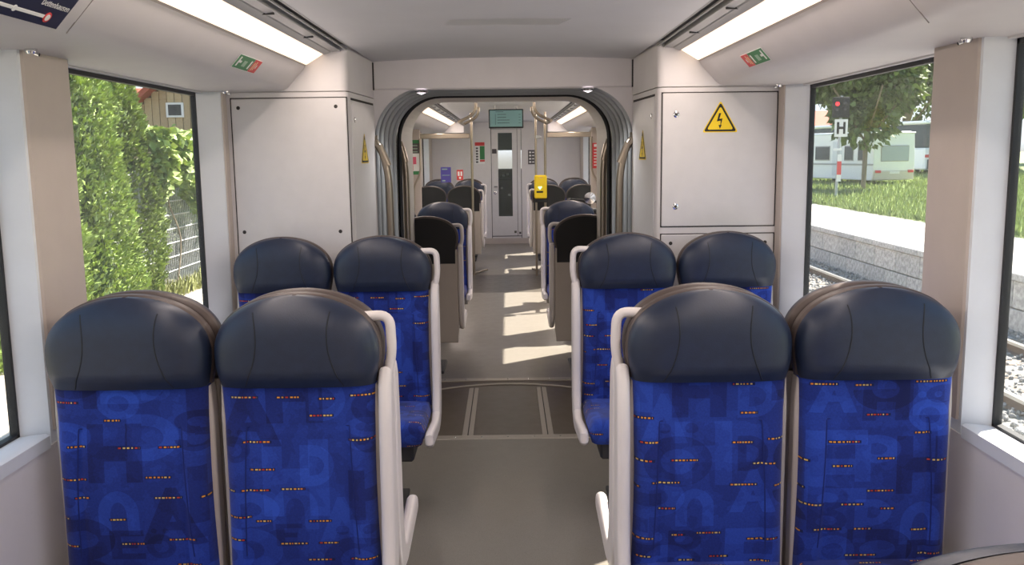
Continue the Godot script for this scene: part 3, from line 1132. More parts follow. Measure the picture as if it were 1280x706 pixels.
func build_far_end() -> void:
	# end wall with the driver's door; beyond it the cab with its desk and windscreen
	var w := structure("wall_far_end")
	for q in [[-1.46, 0.0, -0.27, 2.26], [0.27, 0.0, 1.46, 2.26], [-0.27, 2.03, 0.27, 2.26]]:
		put(w, "end_panel", sp(Vector3(q[0], q[1], ZE), Vector3(q[2], q[3], ZE - 0.06)), M.wall)
	for s: float in [-1.0, 1.0]:
		put(w, "cornice", along(mir([Vector2(0.7, 1.95), Vector2(1.4, 1.95), Vector2(1.4, 2.2), Vector2(0.7, 2.2)], s), -15.1, ZE), M.wall)
	put(w, "wall_foot", sp(Vector3(-1.3, 0.0, ZE), Vector3(1.3, 0.1, ZE + 0.012)), M.pillar)
	put(w, "wall_gap_shade", sp(Vector3(-0.27, 2.03, ZE + 0.001), Vector3(-0.262, 2.15, ZE + 0.003)), M.dark_line)  # dark strip paints the shaded joint above the door
	var d := structure("door_1", Vector3(0, 0, ZE))
	for q in [[-0.26, 0.0, -0.145, 2.022], [0.105, 0.0, 0.26, 2.022], [-0.145, 0.0, 0.105, 0.49], [-0.145, 1.96, 0.105, 2.022]]:
		put(d, "door_leaf", sp(Vector3(q[0], q[1], -0.04), Vector3(q[2], q[3], 0.004)), M.door)
	put(d, "door_gap_shade", sp(Vector3(-0.268, 0.13, 0.001), Vector3(-0.26, 2.03, 0.006)), M.dark_line)  # these dark strips paint the shadow gaps round the leaf
	put(d, "door_gap_shade", sp(Vector3(0.19, 0.13, 0.001), Vector3(0.197, 2.03, 0.006)), M.dark_line)
	put(d, "door_gap_shade", sp(Vector3(-0.26, 0.13, 0.001), Vector3(0.26, 0.142, 0.006)), M.dark_line)
	put(d, "door_pane", sp(Vector3(-0.145, 0.49, -0.02), Vector3(0.105, 1.96, -0.014)), M.pane)
	put(d, "door_handle", bar(Vector3(-0.22, 1.02, 0.04), Vector3(-0.16, 1.02, 0.04), 0.014), M.chrome)
	put(d, "door_lock", screw(0.028), M.chrome, Transform3D(Basis(Vector3.RIGHT, PI / 2), Vector3(-0.2, 0.91, 0.008)))
	put(d, "door_label", sp(Vector3(-0.25, 1.6, 0.004), Vector3(-0.17, 1.68, 0.007)), M.grey_ink)
	put(d, "door_label", sp(Vector3(0.13, 0.19, 0.004), Vector3(0.17, 0.23, 0.007)), M.grey_ink)
	put(d, "door_label", sp(Vector3(0.215, 0.17, 0.004), Vector3(0.25, 0.21, 0.007)), M.grey_ink)
	var cab := structure("wall_cab")
	put(cab, "cab_floor", sp(Vector3(-1.46, -0.06, ZE - 0.06), Vector3(1.46, 0.0, -17.9)), M.black)
	put(cab, "cab_roof", sp(Vector3(-1.46, 2.2, ZE - 0.06), Vector3(1.46, 2.26, -17.9)), M.grille)
	for s: float in [-1.0, 1.0]:
		put(cab, "cab_side", sp(Vector3(s * 1.4, 0.0, ZE - 0.06), Vector3(s * 1.46, 2.2, -17.9)), M.grille)
	put(cab, "cab_front", sp(Vector3(-1.4, 0.0, -17.84), Vector3(1.4, 1.3, -17.9)), M.black)
	put(cab, "sun_blind", sp(Vector3(-1.4, 1.66, -17.7), Vector3(1.4, 2.2, -17.72)), M.blind)
	put(cab, "windscreen", sp(Vector3(-1.4, 1.3, -17.86), Vector3(1.4, 2.2, -17.87)), M.glass)
	var desk := thing("driver_desk", "dark driver's desk with instruments seen through the narrow door window", "desk", Vector3(0, 0, -17.3))
	put(desk, "desk_body", along([Vector2(-0.9, 0.0), Vector2(0.9, 0.0), Vector2(0.9, 1.12), Vector2(-0.9, 1.12)], -0.3, 0.2, 0.03), M.black)
	put(desk, "instrument_panel", sp(Vector3(-0.7, 1.1, -0.3), Vector3(0.7, 1.3, -0.1), 0.02), M.black)
	for q in [[-0.06, 1.18], [0.02, 1.2], [-0.09, 0.95], [0.05, 0.82]]:
		put(desk, "instrument", sp(Vector3(q[0] - 0.025, q[1] - 0.02, -0.12), Vector3(q[0] + 0.025, q[1] + 0.02, 0.204 if q[1] < 1.1 else -0.095), 0.004), M.grille)


# ---------------------------------------------------------------- things in the cars
func text_mesh(s: String, size: float, depth := 0.0006) -> TextMesh:
	var f := SystemFont.new()
	f.font_names = PackedStringArray(["Droid Sans"])
	var t := TextMesh.new()
	t.text = s
	t.font = f
	t.font_size = 64
	t.pixel_size = size / 64.0
	t.depth = depth
	t.curve_step = 1.0
	return t


func sign_board(called: String, label: String, category: String, xf: Transform3D, size: Vector2, m: Material, group := "") -> Node3D:
	var o := thing(called, label, category, Vector3.ZERO, 0.0, group)
	o.transform = xf
	put(o, "board", sp(Vector3(-size.x / 2, -size.y / 2, 0), Vector3(size.x / 2, size.y / 2, 0.0015)), m)
	return o


func mark(o: Node, called: String, x0: float, y0: float, x1: float, y1: float, m: Material, lift := 0.0015) -> void:
	put(o, called, sp(Vector3(x0, y0, lift - 0.0006), Vector3(x1, y1, lift + 0.0006)), m)


func cove_place(s: float, run: float, z: float) -> Transform3D:
	# on the slanted face of the cove: run metres below the lamp edge; local x reads left to right for a person in the aisle
	var d := Vector3(s * 0.064, -0.071, 0).normalized()
	var nrm := Vector3(-s * 0.071, -0.064, 0).normalized()
	return Transform3D(Basis((-d).cross(nrm), -d, nrm), Vector3(s * 0.936, 2.016, z) + d * run + nrm * 0.002)


func build_signs() -> void:
	# escape and alarm stickers on both coves
	for s: float in [-1.0, 1.0]:
		var xf := cove_place(s, 0.068, -3.545)
		var o := sign_board("escape_sticker", "green and red emergency sticker on the cove above the %s window" % ("hedge" if s < 0 else "caravan"), "sign", xf, Vector2(0.295, 0.062), M.paper, "emergency stickers")
		# the red end points away from the camera on both sides
		var k := -s
		mark(o, "green_field", minf(k * -0.145, k * 0.05), -0.029, maxf(k * -0.145, k * 0.05), 0.029, M.green, 0.0018)
		mark(o, "red_field", minf(k * 0.055, k * 0.145), -0.029, maxf(k * 0.055, k * 0.145), 0.029, M.red, 0.0018)
		mark(o, "hammer_head", minf(k * -0.125, k * -0.112), -0.02, maxf(k * -0.125, k * -0.112), 0.022, M.paper, 0.0026)
		mark(o, "hammer_handle", minf(k * -0.112, k * -0.085), -0.004, maxf(k * -0.112, k * -0.085), 0.006, M.paper, 0.0026)
		mark(o, "window_pictogram", minf(k * -0.06, k * -0.02), -0.016, maxf(k * -0.06, k * -0.02), 0.01, M.sage, 0.0024)
		for q in [[0.02, 0.034, -0.02, 0.018, M.paper], [0.068, 0.076, -0.022, 0.016, M.sand], [0.088, 0.096, -0.018, 0.022, M.sand], [0.108, 0.114, -0.008, 0.008, M.paper]]:
			mark(o, "printed_line", minf(k * q[0], k * q[1]), q[2], maxf(k * q[0], k * q[1]), q[3], q[4], 0.0026)
	# line map on the cove of the hedge side; only its end is in the frame
	var xf := cove_place(-1.0, 0.076, -1.72)
	var lm := sign_board("line_map", "dark blue route map with white line and red end dot on the cove", "sign", xf, Vector2(0.86, 0.128), M.navy)
	# the far end of the board is at local x = +0.43
	mark(lm, "route_line", -0.4, -0.045, 0.36, -0.037, M.paper, 0.002)
	for k in 5:
		var dot := MB.new()
		dot.lathe(PackedVector2Array([Vector2(0.0, 0.0012), Vector2(0.008, 0.0012), Vector2(0.008, 0.0)]), Transform3D(Basis(Vector3.RIGHT, PI / 2), Vector3.ZERO), 16)
		put(lm, "station_dot", dot, M.paper, Transform3D(Basis(), Vector3(0.225 - k * 0.13, -0.041, 0.0022)))
	var ring := MB.new()
	ring.lathe(PackedVector2Array([Vector2(0.0, 0.0014), Vector2(0.0135, 0.0014), Vector2(0.0135, 0.0)]), Transform3D(Basis(Vector3.RIGHT, PI / 2), Vector3.ZERO), 20)
	put(lm, "end_dot", ring, M.red, Transform3D(Basis(), Vector3(0.36, -0.041, 0.0022)))
	var core := MB.new()
	core.lathe(PackedVector2Array([Vector2(0.0, 0.002), Vector2(0.0085, 0.002), Vector2(0.0085, 0.0)]), Transform3D(Basis(Vector3.RIGHT, PI / 2), Vector3.ZERO), 20)
	put(lm, "end_dot_centre", core, M.paper, Transform3D(Basis(), Vector3(0.36, -0.041, 0.0022)))
	put(lm, "station_name", text_mesh("Dettenhausen", 0.019), M.paper, Transform3D(Basis(), Vector3(0.362, -0.008, 0.0024)))

	# end wall of the far car
	var zf := ZE + 0.003
	var a := sign_board("notice_board", "red and green notice beside the driver's door on the seat side with glass stickers", "sign", Transform3D(Basis(), Vector3(-0.465, 1.61, zf)), Vector2(0.17, 0.38), M.paper)
	mark(a, "red_header", -0.085, 0.13, 0.085, 0.19, M.red, 0.002)
	mark(a, "green_column", 0.0, -0.11, 0.085, 0.125, M.green, 0.002)
	mark(a, "red_footer", 0.0, -0.15, 0.085, -0.115, M.red, 0.002)
	for k in 6:
		mark(a, "pictogram", -0.07, -0.17 + k * 0.048, -0.03, -0.14 + k * 0.048, M.grey_ink, 0.002)
	var b := sign_board("rules_board", "small grey pictogram board beside the driver's door near the validator", "sign", Transform3D(Basis(), Vector3(0.45, 1.53, zf)), Vector2(0.13, 0.25), M.grey_ink)
	for k in 4:
		mark(b, "pictogram", -0.045, -0.1 + k * 0.056, -0.008, -0.07 + k * 0.056, M.paper, 0.002)
		mark(b, "printed_line", 0.008, -0.095 + k * 0.056, 0.045, -0.075 + k * 0.056, M.paper, 0.002)
	# hanging display
	var d := thing("passenger_display", "hanging passenger information display with pale teal screen", "display", Vector3(0.01, 2.0, -10.5))
	put(d, "housing", sp(Vector3(-0.2, -0.108, -0.03), Vector3(0.2, 0.108, 0.03), 0.006), M.black)
	put(d, "screen", sp(Vector3(-0.185, -0.09, 0.02), Vector3(0.185, 0.095, 0.032)), M.screen)
	mark(d, "route_line", -0.125, -0.07, -0.12, 0.055, M.teal_ink, 0.033)
	for k in 4:
		mark(d, "text_line", -0.1, 0.045 - k * 0.032, 0.0 - 0.02 * (k % 2) + 0.02 * k, 0.052 - k * 0.032, M.teal_ink, 0.033)
		mark(d, "text_line", 0.145, 0.045 - k * 0.032, 0.168, 0.05 - k * 0.032, M.teal_ink, 0.033)
	mark(d, "text_line", -0.12, 0.075, -0.03, 0.082, M.teal_ink, 0.033)
	for s: float in [-1.0, 1.0]:
		put(d, "hanger", bar(Vector3(s * 0.12, 0.1, 0), Vector3(s * 0.12, 0.15, 0), 0.012), M.grille)


func build_seats() -> void:
	var g := "seats facing this way beside the bellows and the windows"
	var gb := "seats backing on to the front seats"
	var sx := [-1.035, -0.571, 0.571, 1.035]
	var near := ["large blue seat at the hedge window, its dark headrest high against the pillar", "large blue seat on the aisle with white handle, backing on to a twin, hedge side", "large blue seat on the aisle with white handle, sunlit headrest rim, platform side", "large blue seat at the platform window beside the bright sill"]
	for i in 4:
		seat(sx[i], -2.40, false, near[i], "first row of blue seats", 1.0, 0.076)
	var twin := ["seat behind and back to back with the big hedge window seat", "seat back to back with the big hedge side aisle seat", "seat back to back with the big platform side aisle seat", "seat back to back with the big platform window seat"]
	for i in 4:
		seat(sx[i], -2.58, true, twin[i], gb, 1.0, 0.0)
	var mid := ["blue seat under the screwed cabinet panel, next to the hedge window", "blue aisle seat with white handle in front of the screwed cabinet", "blue aisle seat with white handle in front of the lightning sign cabinet", "blue seat below the lightning sign, next to the caravan window"]
	for i in 4:
		seat(sx[i], -4.11, false, mid[i], "row of blue seats before the cabinets")
	seat(0.571, -0.9, true, "taupe curved seat back rising before the platform window seat", "seat backs towards the viewer", 0.975)
	var r3 := ["black backed window seat just beyond the bellows on the hedge side", "black backed aisle seat with white handle just beyond the bellows, hedge side", "black backed aisle seat with white handle just beyond the bellows, platform side", "black backed window seat just beyond the bellows on the platform side"]
	for i in 4:
		seat(sx[i], -6.485, true, r3[i], "black seat backs beyond the bellows", 0.945)
	var r4 := ["navy headrest seat by the window facing the bellows, hedge side", "navy headrest aisle seat facing the bellows, hedge side", "navy headrest aisle seat facing the bellows, in front of the bicycle", "navy headrest window seat facing the bellows, beside the bicycle"]
	for i in 4:
		seat(sx[i], -8.02, false, r4[i], "seats facing the bellows in the far car", 0.955)
	var r5 := ["black seat back behind the glass screen under the purple sticker, by the window", "black seat back with handle at the steel pole and red sticker", "black seat back with handle behind the yellow validator", "black seat back behind the glass screen by the window, platform side"]
	for i in 4:
		seat(sx[i], -12.2, true, r5[i], "black seat backs behind the glass screens", 0.955)
	var r6 := ["navy window seat before the end wall, below the plain corner, hedge side", "navy aisle seat with handle before the end wall under the red and green notice", "navy aisle seat with handle before the end wall under the small grey board", "navy window seat before the end wall in the sunlit corner"]
	for i in 4:
		seat(sx[i], -13.75, false, r6[i], "seats before the end wall", 0.97)
		seat(sx[i], -13.93, true, ["seat backing on to the end row at the window, hedge side", "seat backing on to the end row at the aisle, hedge side", "seat backing on to the end row at the aisle, platform side", "seat backing on to the end row at the window, platform side"][i], "seats facing the end wall", 0.99, 0.0)


func build_vestibule() -> void:
	for s: float in [-1.0, 1.0]:
		var side := "hedge" if s < 0 else "platform"
		var z := -11.9
		var x0 := 0.46 if s < 0 else 0.53
		var o := thing("glass_screen", "clear glass draught screen with brass coloured top rail on the %s side" % side, "partition", Vector3(0, 0, z), 0.0, "glass draught screens")
		put(o, "pane", sp(Vector3(s * (x0 + 0.02), 0.86, -0.005), Vector3(s * 1.12, 1.82, 0.005)), M.glass)
		put(o, "top_rail", sp(Vector3(s * (x0 + 0.01), 1.805, -0.02), Vector3(s * 1.14, 1.87, 0.02), 0.006), M.steel)
		put(o, "wall_panel", sp(Vector3(s * 1.12, 0.0, -0.03), Vector3(s * 1.308, 1.93, 0.03), 0.006), M.pillar)
		put(o, "lower_panel", sp(Vector3(s * (x0 + 0.02), 0.1, -0.01), Vector3(s * 1.12, 0.86, 0.01), 0.004), M.shell)
		var p := thing("steel_pole", "floor to ceiling steel pole at the glass screen on the %s side" % side, "pole", Vector3(s * (x0 - 0.014), 0, z + 0.02), 0.0, "steel poles")
		put(p, "pole", bar(Vector3(0, 0, 0), Vector3(0, 2.135, 0), 0.017, 12), M.steel)
		put(p, "foot", bar(Vector3(0, 0.02, 0), Vector3(-s * 0.17, 0.035, -0.3), 0.014), M.steel)
		put(p, "flange", screw(0.04), M.steel, Transform3D(Basis(), Vector3(0, 0.004, 0)))
		var gr := thing("door_grab_rail", "thin bent grab rail beside the entrance panel on the %s side" % side, "grab rail", Vector3(s * 1.12, 0, z + 0.06), 0.0, "door grab rails")
		for y in [1.8, 0.76]:
			put(gr, "mount", bar(Vector3(s * (0.0 if y > 1 else 0.09), y, 0.05 if y < 1 else 0.0), Vector3(s * (0.01 if y > 1 else 0.09), y, -0.03), 0.012), M.steel)
		put(gr, "rail", tube_of(bent([Vector3(s * 0.0, 1.8, 0), Vector3(0, 1.36, 0.02), Vector3(s * 0.09, 1.2, 0.05), Vector3(s * 0.09, 0.75, 0.05)], 0.08), 0.012), M.steel)
		# overhead rails: two bent hangers and a rod
		var h := thing("overhead_rail", "bent overhead handrail hanging from the ceiling on the %s side" % side, "handrail", Vector3(s * 0.32, 0, -9.7), 0.0, "overhead handrails")
		for k in 2:
			put(h, "hanger", tube_of(bent([Vector3(-s * 0.01, 2.14, -0.9 * k), Vector3(-s * 0.01, 2.03, -0.9 * k), Vector3(s * 0.17, 1.945, -0.9 * k)], 0.09), 0.016), M.steel)
		put(h, "rod", bar(Vector3(s * 0.17, 1.945, 0.05), Vector3(s * 0.17, 1.945, -0.95), 0.016), M.steel)
	# second pole and validator on the platform side
	var q := thing("steel_pole", "steel pole that carries the yellow ticket validator", "pole", Vector3(0.39, 0, -11.75), 0.0, "steel poles")
	put(q, "pole", bar(Vector3(0, 0, 0), Vector3(0, 2.135, 0), 0.015, 12), M.steel)
	put(q, "clamp", sp(Vector3(0.0, 1.79, -0.03), Vector3(0.07, 1.83, 0.03), 0.004), M.grille)
	var v := thing("ticket_validator", "bright yellow ticket validator box on a steel pole", "validator", Vector3(0.445, 1.02, -11.66))
	put(v, "body", sp(Vector3(-0.08, 0.0, -0.07), Vector3(0.08, 0.3, 0.05), 0.014), M.yellow)
	put(v, "ticket_slot", sp(Vector3(-0.055, 0.075, 0.045), Vector3(0.03, 0.098, 0.054), 0.002), M.ink)
	put(v, "base", sp(Vector3(-0.075, -0.05, -0.05), Vector3(0.085, 0.002, 0.03), 0.006), M.black)
	var ar := MB.new()
	ar.prism(PackedVector2Array([Vector2(-0.028, 0.025), Vector2(-0.012, 0.034), Vector2(0, 0.024), Vector2(0.012, 0.034), Vector2(0.028, 0.025), Vector2(0, -0.012)]), Transform3D(), 0.05, 0.053)
	put(v, "indicator_light", ar, M.go, Transform3D(Basis(), Vector3(-0.01, 0.125, 0)))
	put(v, "label", sp(Vector3(-0.02, 0.265, 0.05), Vector3(0.02, 0.275, 0.0515)), M.sand)
	# posters and stickers
	var zg := -11.892
	var s1 := sign_board("safety_poster", "green black and pink safety poster on the entrance panel, hedge side", "poster", Transform3D(Basis(), Vector3(-1.215, 1.568, -11.868)), Vector2(0.165, 0.45), M.paper)
	mark(s1, "green_header", -0.0825, 0.18, 0.0825, 0.225, M.green, 0.002)
	mark(s1, "black_field", -0.0825, 0.05, 0.0825, 0.18, M.grey_ink, 0.002)
	for k in 3:
		mark(s1, "pictogram", -0.07, 0.06 + k * 0.04, -0.05, 0.085 + k * 0.04, M.paper, 0.0028)
		mark(s1, "printed_line", -0.03, 0.066 + k * 0.04, 0.06, 0.076 + k * 0.04, M.sage, 0.0028)
	mark(s1, "pink_box", -0.06, -0.09, 0.04, 0.005, M.pink, 0.002)
	mark(s1, "pink_handle", -0.015, -0.17, 0.0, -0.09, M.pink, 0.002)
	mark(s1, "green_footer", -0.0825, -0.225, 0.0825, -0.18, M.green, 0.002)
	var s2 := sign_board("purple_sticker", "purple seat notice stuck on the glass screen", "sticker", Transform3D(Basis(), Vector3(-0.793, 1.335, zg)), Vector2(0.135, 0.2), M.purple)
	mark(s2, "printed_line", -0.05, 0.065, 0.02, 0.08, M.sage, 0.002)
	mark(s2, "printed_line", -0.05, -0.01, 0.05, -0.003, M.sage, 0.002)
	mark(s2, "printed_line", -0.05, -0.085, -0.01, -0.07, M.sage, 0.002)
	var s3 := sign_board("alarm_sticker", "small red alarm sticker on the glass screen beside the pole", "sticker", Transform3D(Basis(), Vector3(-0.608, 1.33, zg)), Vector2(0.085, 0.135), M.red)
	for k in [[-0.03, -0.012, -0.005, 0.045], [0.008, -0.012, 0.03, 0.045], [-0.012, -0.05, 0.012, -0.025]]:
		mark(s3, "pictogram", k[0], k[1], k[2], k[3], M.paper, 0.002)
	var s4 := sign_board("red_notice", "red and white notice on the entrance panel, platform side", "poster", Transform3D(Basis(), Vector3(1.205, 1.56, -11.868)), Vector2(0.15, 0.33), M.red)
	for k in 6:
		mark(s4, "printed_line", -0.05, -0.13 + k * 0.04, 0.05, -0.115 + k * 0.04, M.paper, 0.002)
	mark(s4, "white_field", -0.05, 0.115, 0.05, 0.15, M.paper, 0.002)
	# dome camera under the cove
	var cam := thing("dome_camera", "small black dome camera under the cove on the platform side", "camera", Vector3(1.15, 1.943, -10.2))
	var dm := MB.new()
	dm.lathe(PackedVector2Array([Vector2(0, -0.05), Vector2(0.02, -0.045), Vector2(0.035, -0.03), Vector2(0.04, -0.008)]), Transform3D(), 16)
	put(cam, "dome", dm, M.black)
	var db := MB.new()
	db.lathe(PackedVector2Array([Vector2(0.04, -0.012), Vector2(0.055, -0.006), Vector2(0.055, 0.004)]), Transform3D(), 16)
	put(cam, "base", db, M.frame)
	build_bicycle()


func ring_path(c: Vector3, r: float, axis: Vector3, n := 28) -> PackedVector3Array:
	var u := axis.cross(Vector3.UP).normalized()
	var w := u.cross(axis).normalized()
	var p := PackedVector3Array()
	for k in n:
		var a := TAU * k / n
		p.append(c + (u * cos(a) + w * sin(a)) * r)
	return p


func build_bicycle() -> void:
	# stands lengthways at the wall of the entrance, front wheel towards the camera, bars turned a little
	var o := thing("bicycle", "dark bicycle with silver headlight parked behind the seats in the entrance", "bicycle", Vector3(0.97, 0, -9.75))
	var ax := Vector3(1, 0, 0)
	for k in 2:
		var c := Vector3(0, 0.345, 0.52 if k == 0 else -0.54)
		var w := MB.new()
		w.tube(ring_path(c, 0.325, ax, 36), 0.02, 8, true)
		var t := put(o, "wheel", w, M.rubber)
		var rim := MB.new()
		rim.tube(ring_path(c, 0.3, ax, 36), 0.01, 6, true)
		put(t, "rim", rim, M.chrome)
		for q in 12:
			var a := TAU * q / 12
			put(t, "spoke", bar(c, c + Vector3(0, sin(a), cos(a)) * 0.3, 0.0015, 4), M.chrome)
		put(t, "hub", bar(c - ax * 0.04, c + ax * 0.04, 0.02), M.chrome)
		var gu := MB.new()
		var arc := PackedVector3Array()
		for q in 15:
			var a := lerpf(0.15, 0.85, q / 14.0) * PI
			arc.append(c + Vector3(0, sin(a), cos(a)) * 0.36)
		gu.tube(arc, 0.026, 6, false, 0.4, Vector3.RIGHT)
		put(o, "mudguard", gu, M.black)
	var bb := Vector3(0, 0.29, -0.1)
	var st := Vector3(0, 0.84, -0.26)
	var hd := Vector3(0, 0.86, 0.3)
	var hl := Vector3(0, 0.7, 0.36)
	for q in [[bb, st], [bb, hl], [st, hd], [st, Vector3(0, 0.345, -0.54)], [bb, Vector3(0, 0.345, -0.54)], [hd, hl]]:
		put(o, "frame_tube", bar(q[0], q[1], 0.018), M.navy)
	for s: float in [-1.0, 1.0]:
		put(o, "fork_blade", bar(hl, Vector3(s * 0.05, 0.345, 0.52), 0.012), M.navy)
	put(o, "stem", bar(hd, Vector3(0, 1.08, 0.24), 0.016), M.chrome)
	put(o, "handlebar", tube_of(bent([Vector3(-0.3, 1.1, 0.08), Vector3(-0.24, 1.11, 0.22), Vector3(0, 1.09, 0.26), Vector3(0.24, 1.11, 0.22), Vector3(0.3, 1.1, 0.08)], 0.1), 0.015), M.black)
	for s: float in [-1.0, 1.0]:
		put(o, "grip", bar(Vector3(s * 0.3, 1.1, 0.08), Vector3(s * 0.275, 1.104, 0.17), 0.019), M.rubber)
		put(o, "brake_lever", bar(Vector3(s * 0.25, 1.09, 0.23), Vector3(s * 0.3, 1.06, 0.14), 0.007), M.chrome)
	var lamp := MB.new()
	lamp.lathe(PackedVector2Array([Vector2(0, -0.05), Vector2(0.035, -0.04), Vector2(0.06, 0.0), Vector2(0.062, 0.02), Vector2(0, 0.026)]), Transform3D(Basis(Vector3.RIGHT, PI / 2), Vector3(-0.09, 1.13, 0.3)), 16)
	put(o, "headlight", lamp, M.chrome)
	put(o, "saddle", along([Vector2(-0.07, 0.93), Vector2(0.07, 0.93), Vector2(0.05, 0.98), Vector2(-0.05, 0.98)], -0.4, -0.14, 0.015), M.black)
	put(o, "seat_post", bar(st, Vector3(0, 0.94, -0.285), 0.013), M.chrome)
	put(o, "crank", bar(bb - ax * 0.07, bb + Vector3(0.09, -0.15, 0.05), 0.01), M.chrome)


# ---------------------------------------------------------------- outside
func leaf_card(m: MB, p: Vector3, out: Vector3, len_: float, wid: float, rng: RandomNumberGenerator) -> void:
	# one small pointed leaf, bent along its midrib
	var side := out.cross(Vector3(rng.randf_range(-1, 1), rng.randf_range(-1, 1), rng.randf_range(-1, 1))).normalized()
	if side.length() < 0.5:
		side = Vector3.RIGHT
	var nn := side.cross(out).normalized()
	var tip := p + out * len_ - nn * len_ * 0.15
	var a := p + out * len_ * 0.45 + side * wid * 0.5 + nn * wid * 0.12
	var b := p + out * len_ * 0.45 - side * wid * 0.5 + nn * wid * 0.12
	m.tri(p, a, tip, nn, (nn + side * 0.3).normalized(), nn)
	m.tri(p, tip, b, nn, nn, (nn - side * 0.3).normalized())


func conifer(label: String, at: Vector3, h: float, r: float, seed_: int, count: int, shade: float, called := "conifer") -> void:
	var rng := RandomNumberGenerator.new()
	rng.seed = seed_
	var o := thing(called, label, "tree" if called == "conifer" else "shrub", at, 0.0, "conifers behind the platform" if called == "conifer" else "shrubs behind the fence")
	var f := FastNoiseLite.new()
	f.seed = seed_
	f.frequency = 1.6
	var m := MB.new()
	for k in count:
		var y := rng.randf() * h
		var a := rng.randf() * TAU
		var q := y / h
		var base := r * pow(maxf(0.0, 1.0 - pow(q, 2.6)), 0.8) * (0.86 + 0.14 * minf(1.0, q * 8.0))
		var bump := f.get_noise_3d(cos(a) * r, y, sin(a) * r)
		var rr := base * (1.0 + bump * 0.35) * (1.0 - 0.22 * pow(rng.randf(), 3.0))
		var d := Vector3(cos(a), 0, sin(a))
		var out := (d * rng.randf_range(0.4, 1.0) + Vector3(0, rng.randf_range(0.1, 1.1), 0) + Vector3(rng.randf_range(-0.5, 0.5), 0, rng.randf_range(-0.5, 0.5))).normalized()
		var tone := shade * rng.randf_range(0.65, 1.35)
		m.col = Color(0.27 * tone, 0.37 * tone, 0.11 * tone)
		var p := d * rr + Vector3(0, y, 0)
		leaf_card(m, p, out, rng.randf_range(0.055, 0.1), rng.randf_range(0.028, 0.042), rng)
		leaf_card(m, p, (out + Vector3(rng.randf_range(-0.6, 0.6), 0.1, rng.randf_range(-0.6, 0.6))).normalized(), rng.randf_range(0.05, 0.08), 0.028, rng)
	put(o, "foliage", m, M.leaf)
	var core := MB.new()
	var prof := PackedVector2Array()
	for k in 12:
		var q := k / 11.0
		prof.append(Vector2(maxf(0.002, r * 0.62 * pow(maxf(0.0, 1.0 - pow(q, 2.6)), 0.8)), 0.1 + q * h * 0.96))
	core.lathe(prof, Transform3D(), 16)
	put(o, "inner_branches", core, M.twig)
	put(o, "trunk", bar(Vector3(0, -0.05, 0), Vector3(0, 0.4, 0), 0.06), M.bark)


func broadleaf(label: String, at: Vector3, trunk_h: float, crown: Vector3, seed_: int, count: int, leaf: float, tint: Color, trunk_r := 0.08) -> void:
	var rng := RandomNumberGenerator.new()
	rng.seed = seed_
	var o := thing("broadleaf_tree", label, "tree", at, 0.0, "trees beyond the platform")
	put(o, "trunk", bar(Vector3(0, -0.1, 0), Vector3(0.05, trunk_h + crown.y * 0.5, 0), trunk_r), M.bark)
	for k in 5:
		var a := TAU * k / 5 + 0.3
		put(o, "branch", bar(Vector3(0.02, trunk_h * 0.95, 0), Vector3(cos(a) * crown.x * 0.6, trunk_h + crown.y * 0.9, sin(a) * crown.z * 0.6), trunk_r * 0.4, 6), M.bark)
	var blobs: Array = []
	for k in 16:
		var d := Vector3(rng.randfn(), rng.randfn(), rng.randfn()).normalized() * pow(rng.randf(), 0.4)
		blobs.append([Vector3(0, trunk_h + crown.y, 0) + d * crown * 0.62, rng.randf_range(0.32, 0.52)])
	var m := MB.new()
	for k in count:
		var b: Array = blobs[rng.randi() % blobs.size()]
		var d := Vector3(rng.randfn(), rng.randfn(), rng.randfn()).normalized()
		var p: Vector3 = b[0] + d * crown * float(b[1]) * rng.randf_range(0.6, 1.0)
		var tone := rng.randf_range(0.6, 1.4)
		m.col = Color(tint.r * tone, tint.g * tone, tint.b * tone)
		leaf_card(m, p, (d + Vector3(rng.randf_range(-0.8, 0.8), rng.randf_range(-0.9, 0.3), rng.randf_range(-0.8, 0.8))).normalized(), leaf * rng.randf_range(0.7, 1.3), leaf * 0.7, rng)
	put(o, "crown", m, M.leaf)


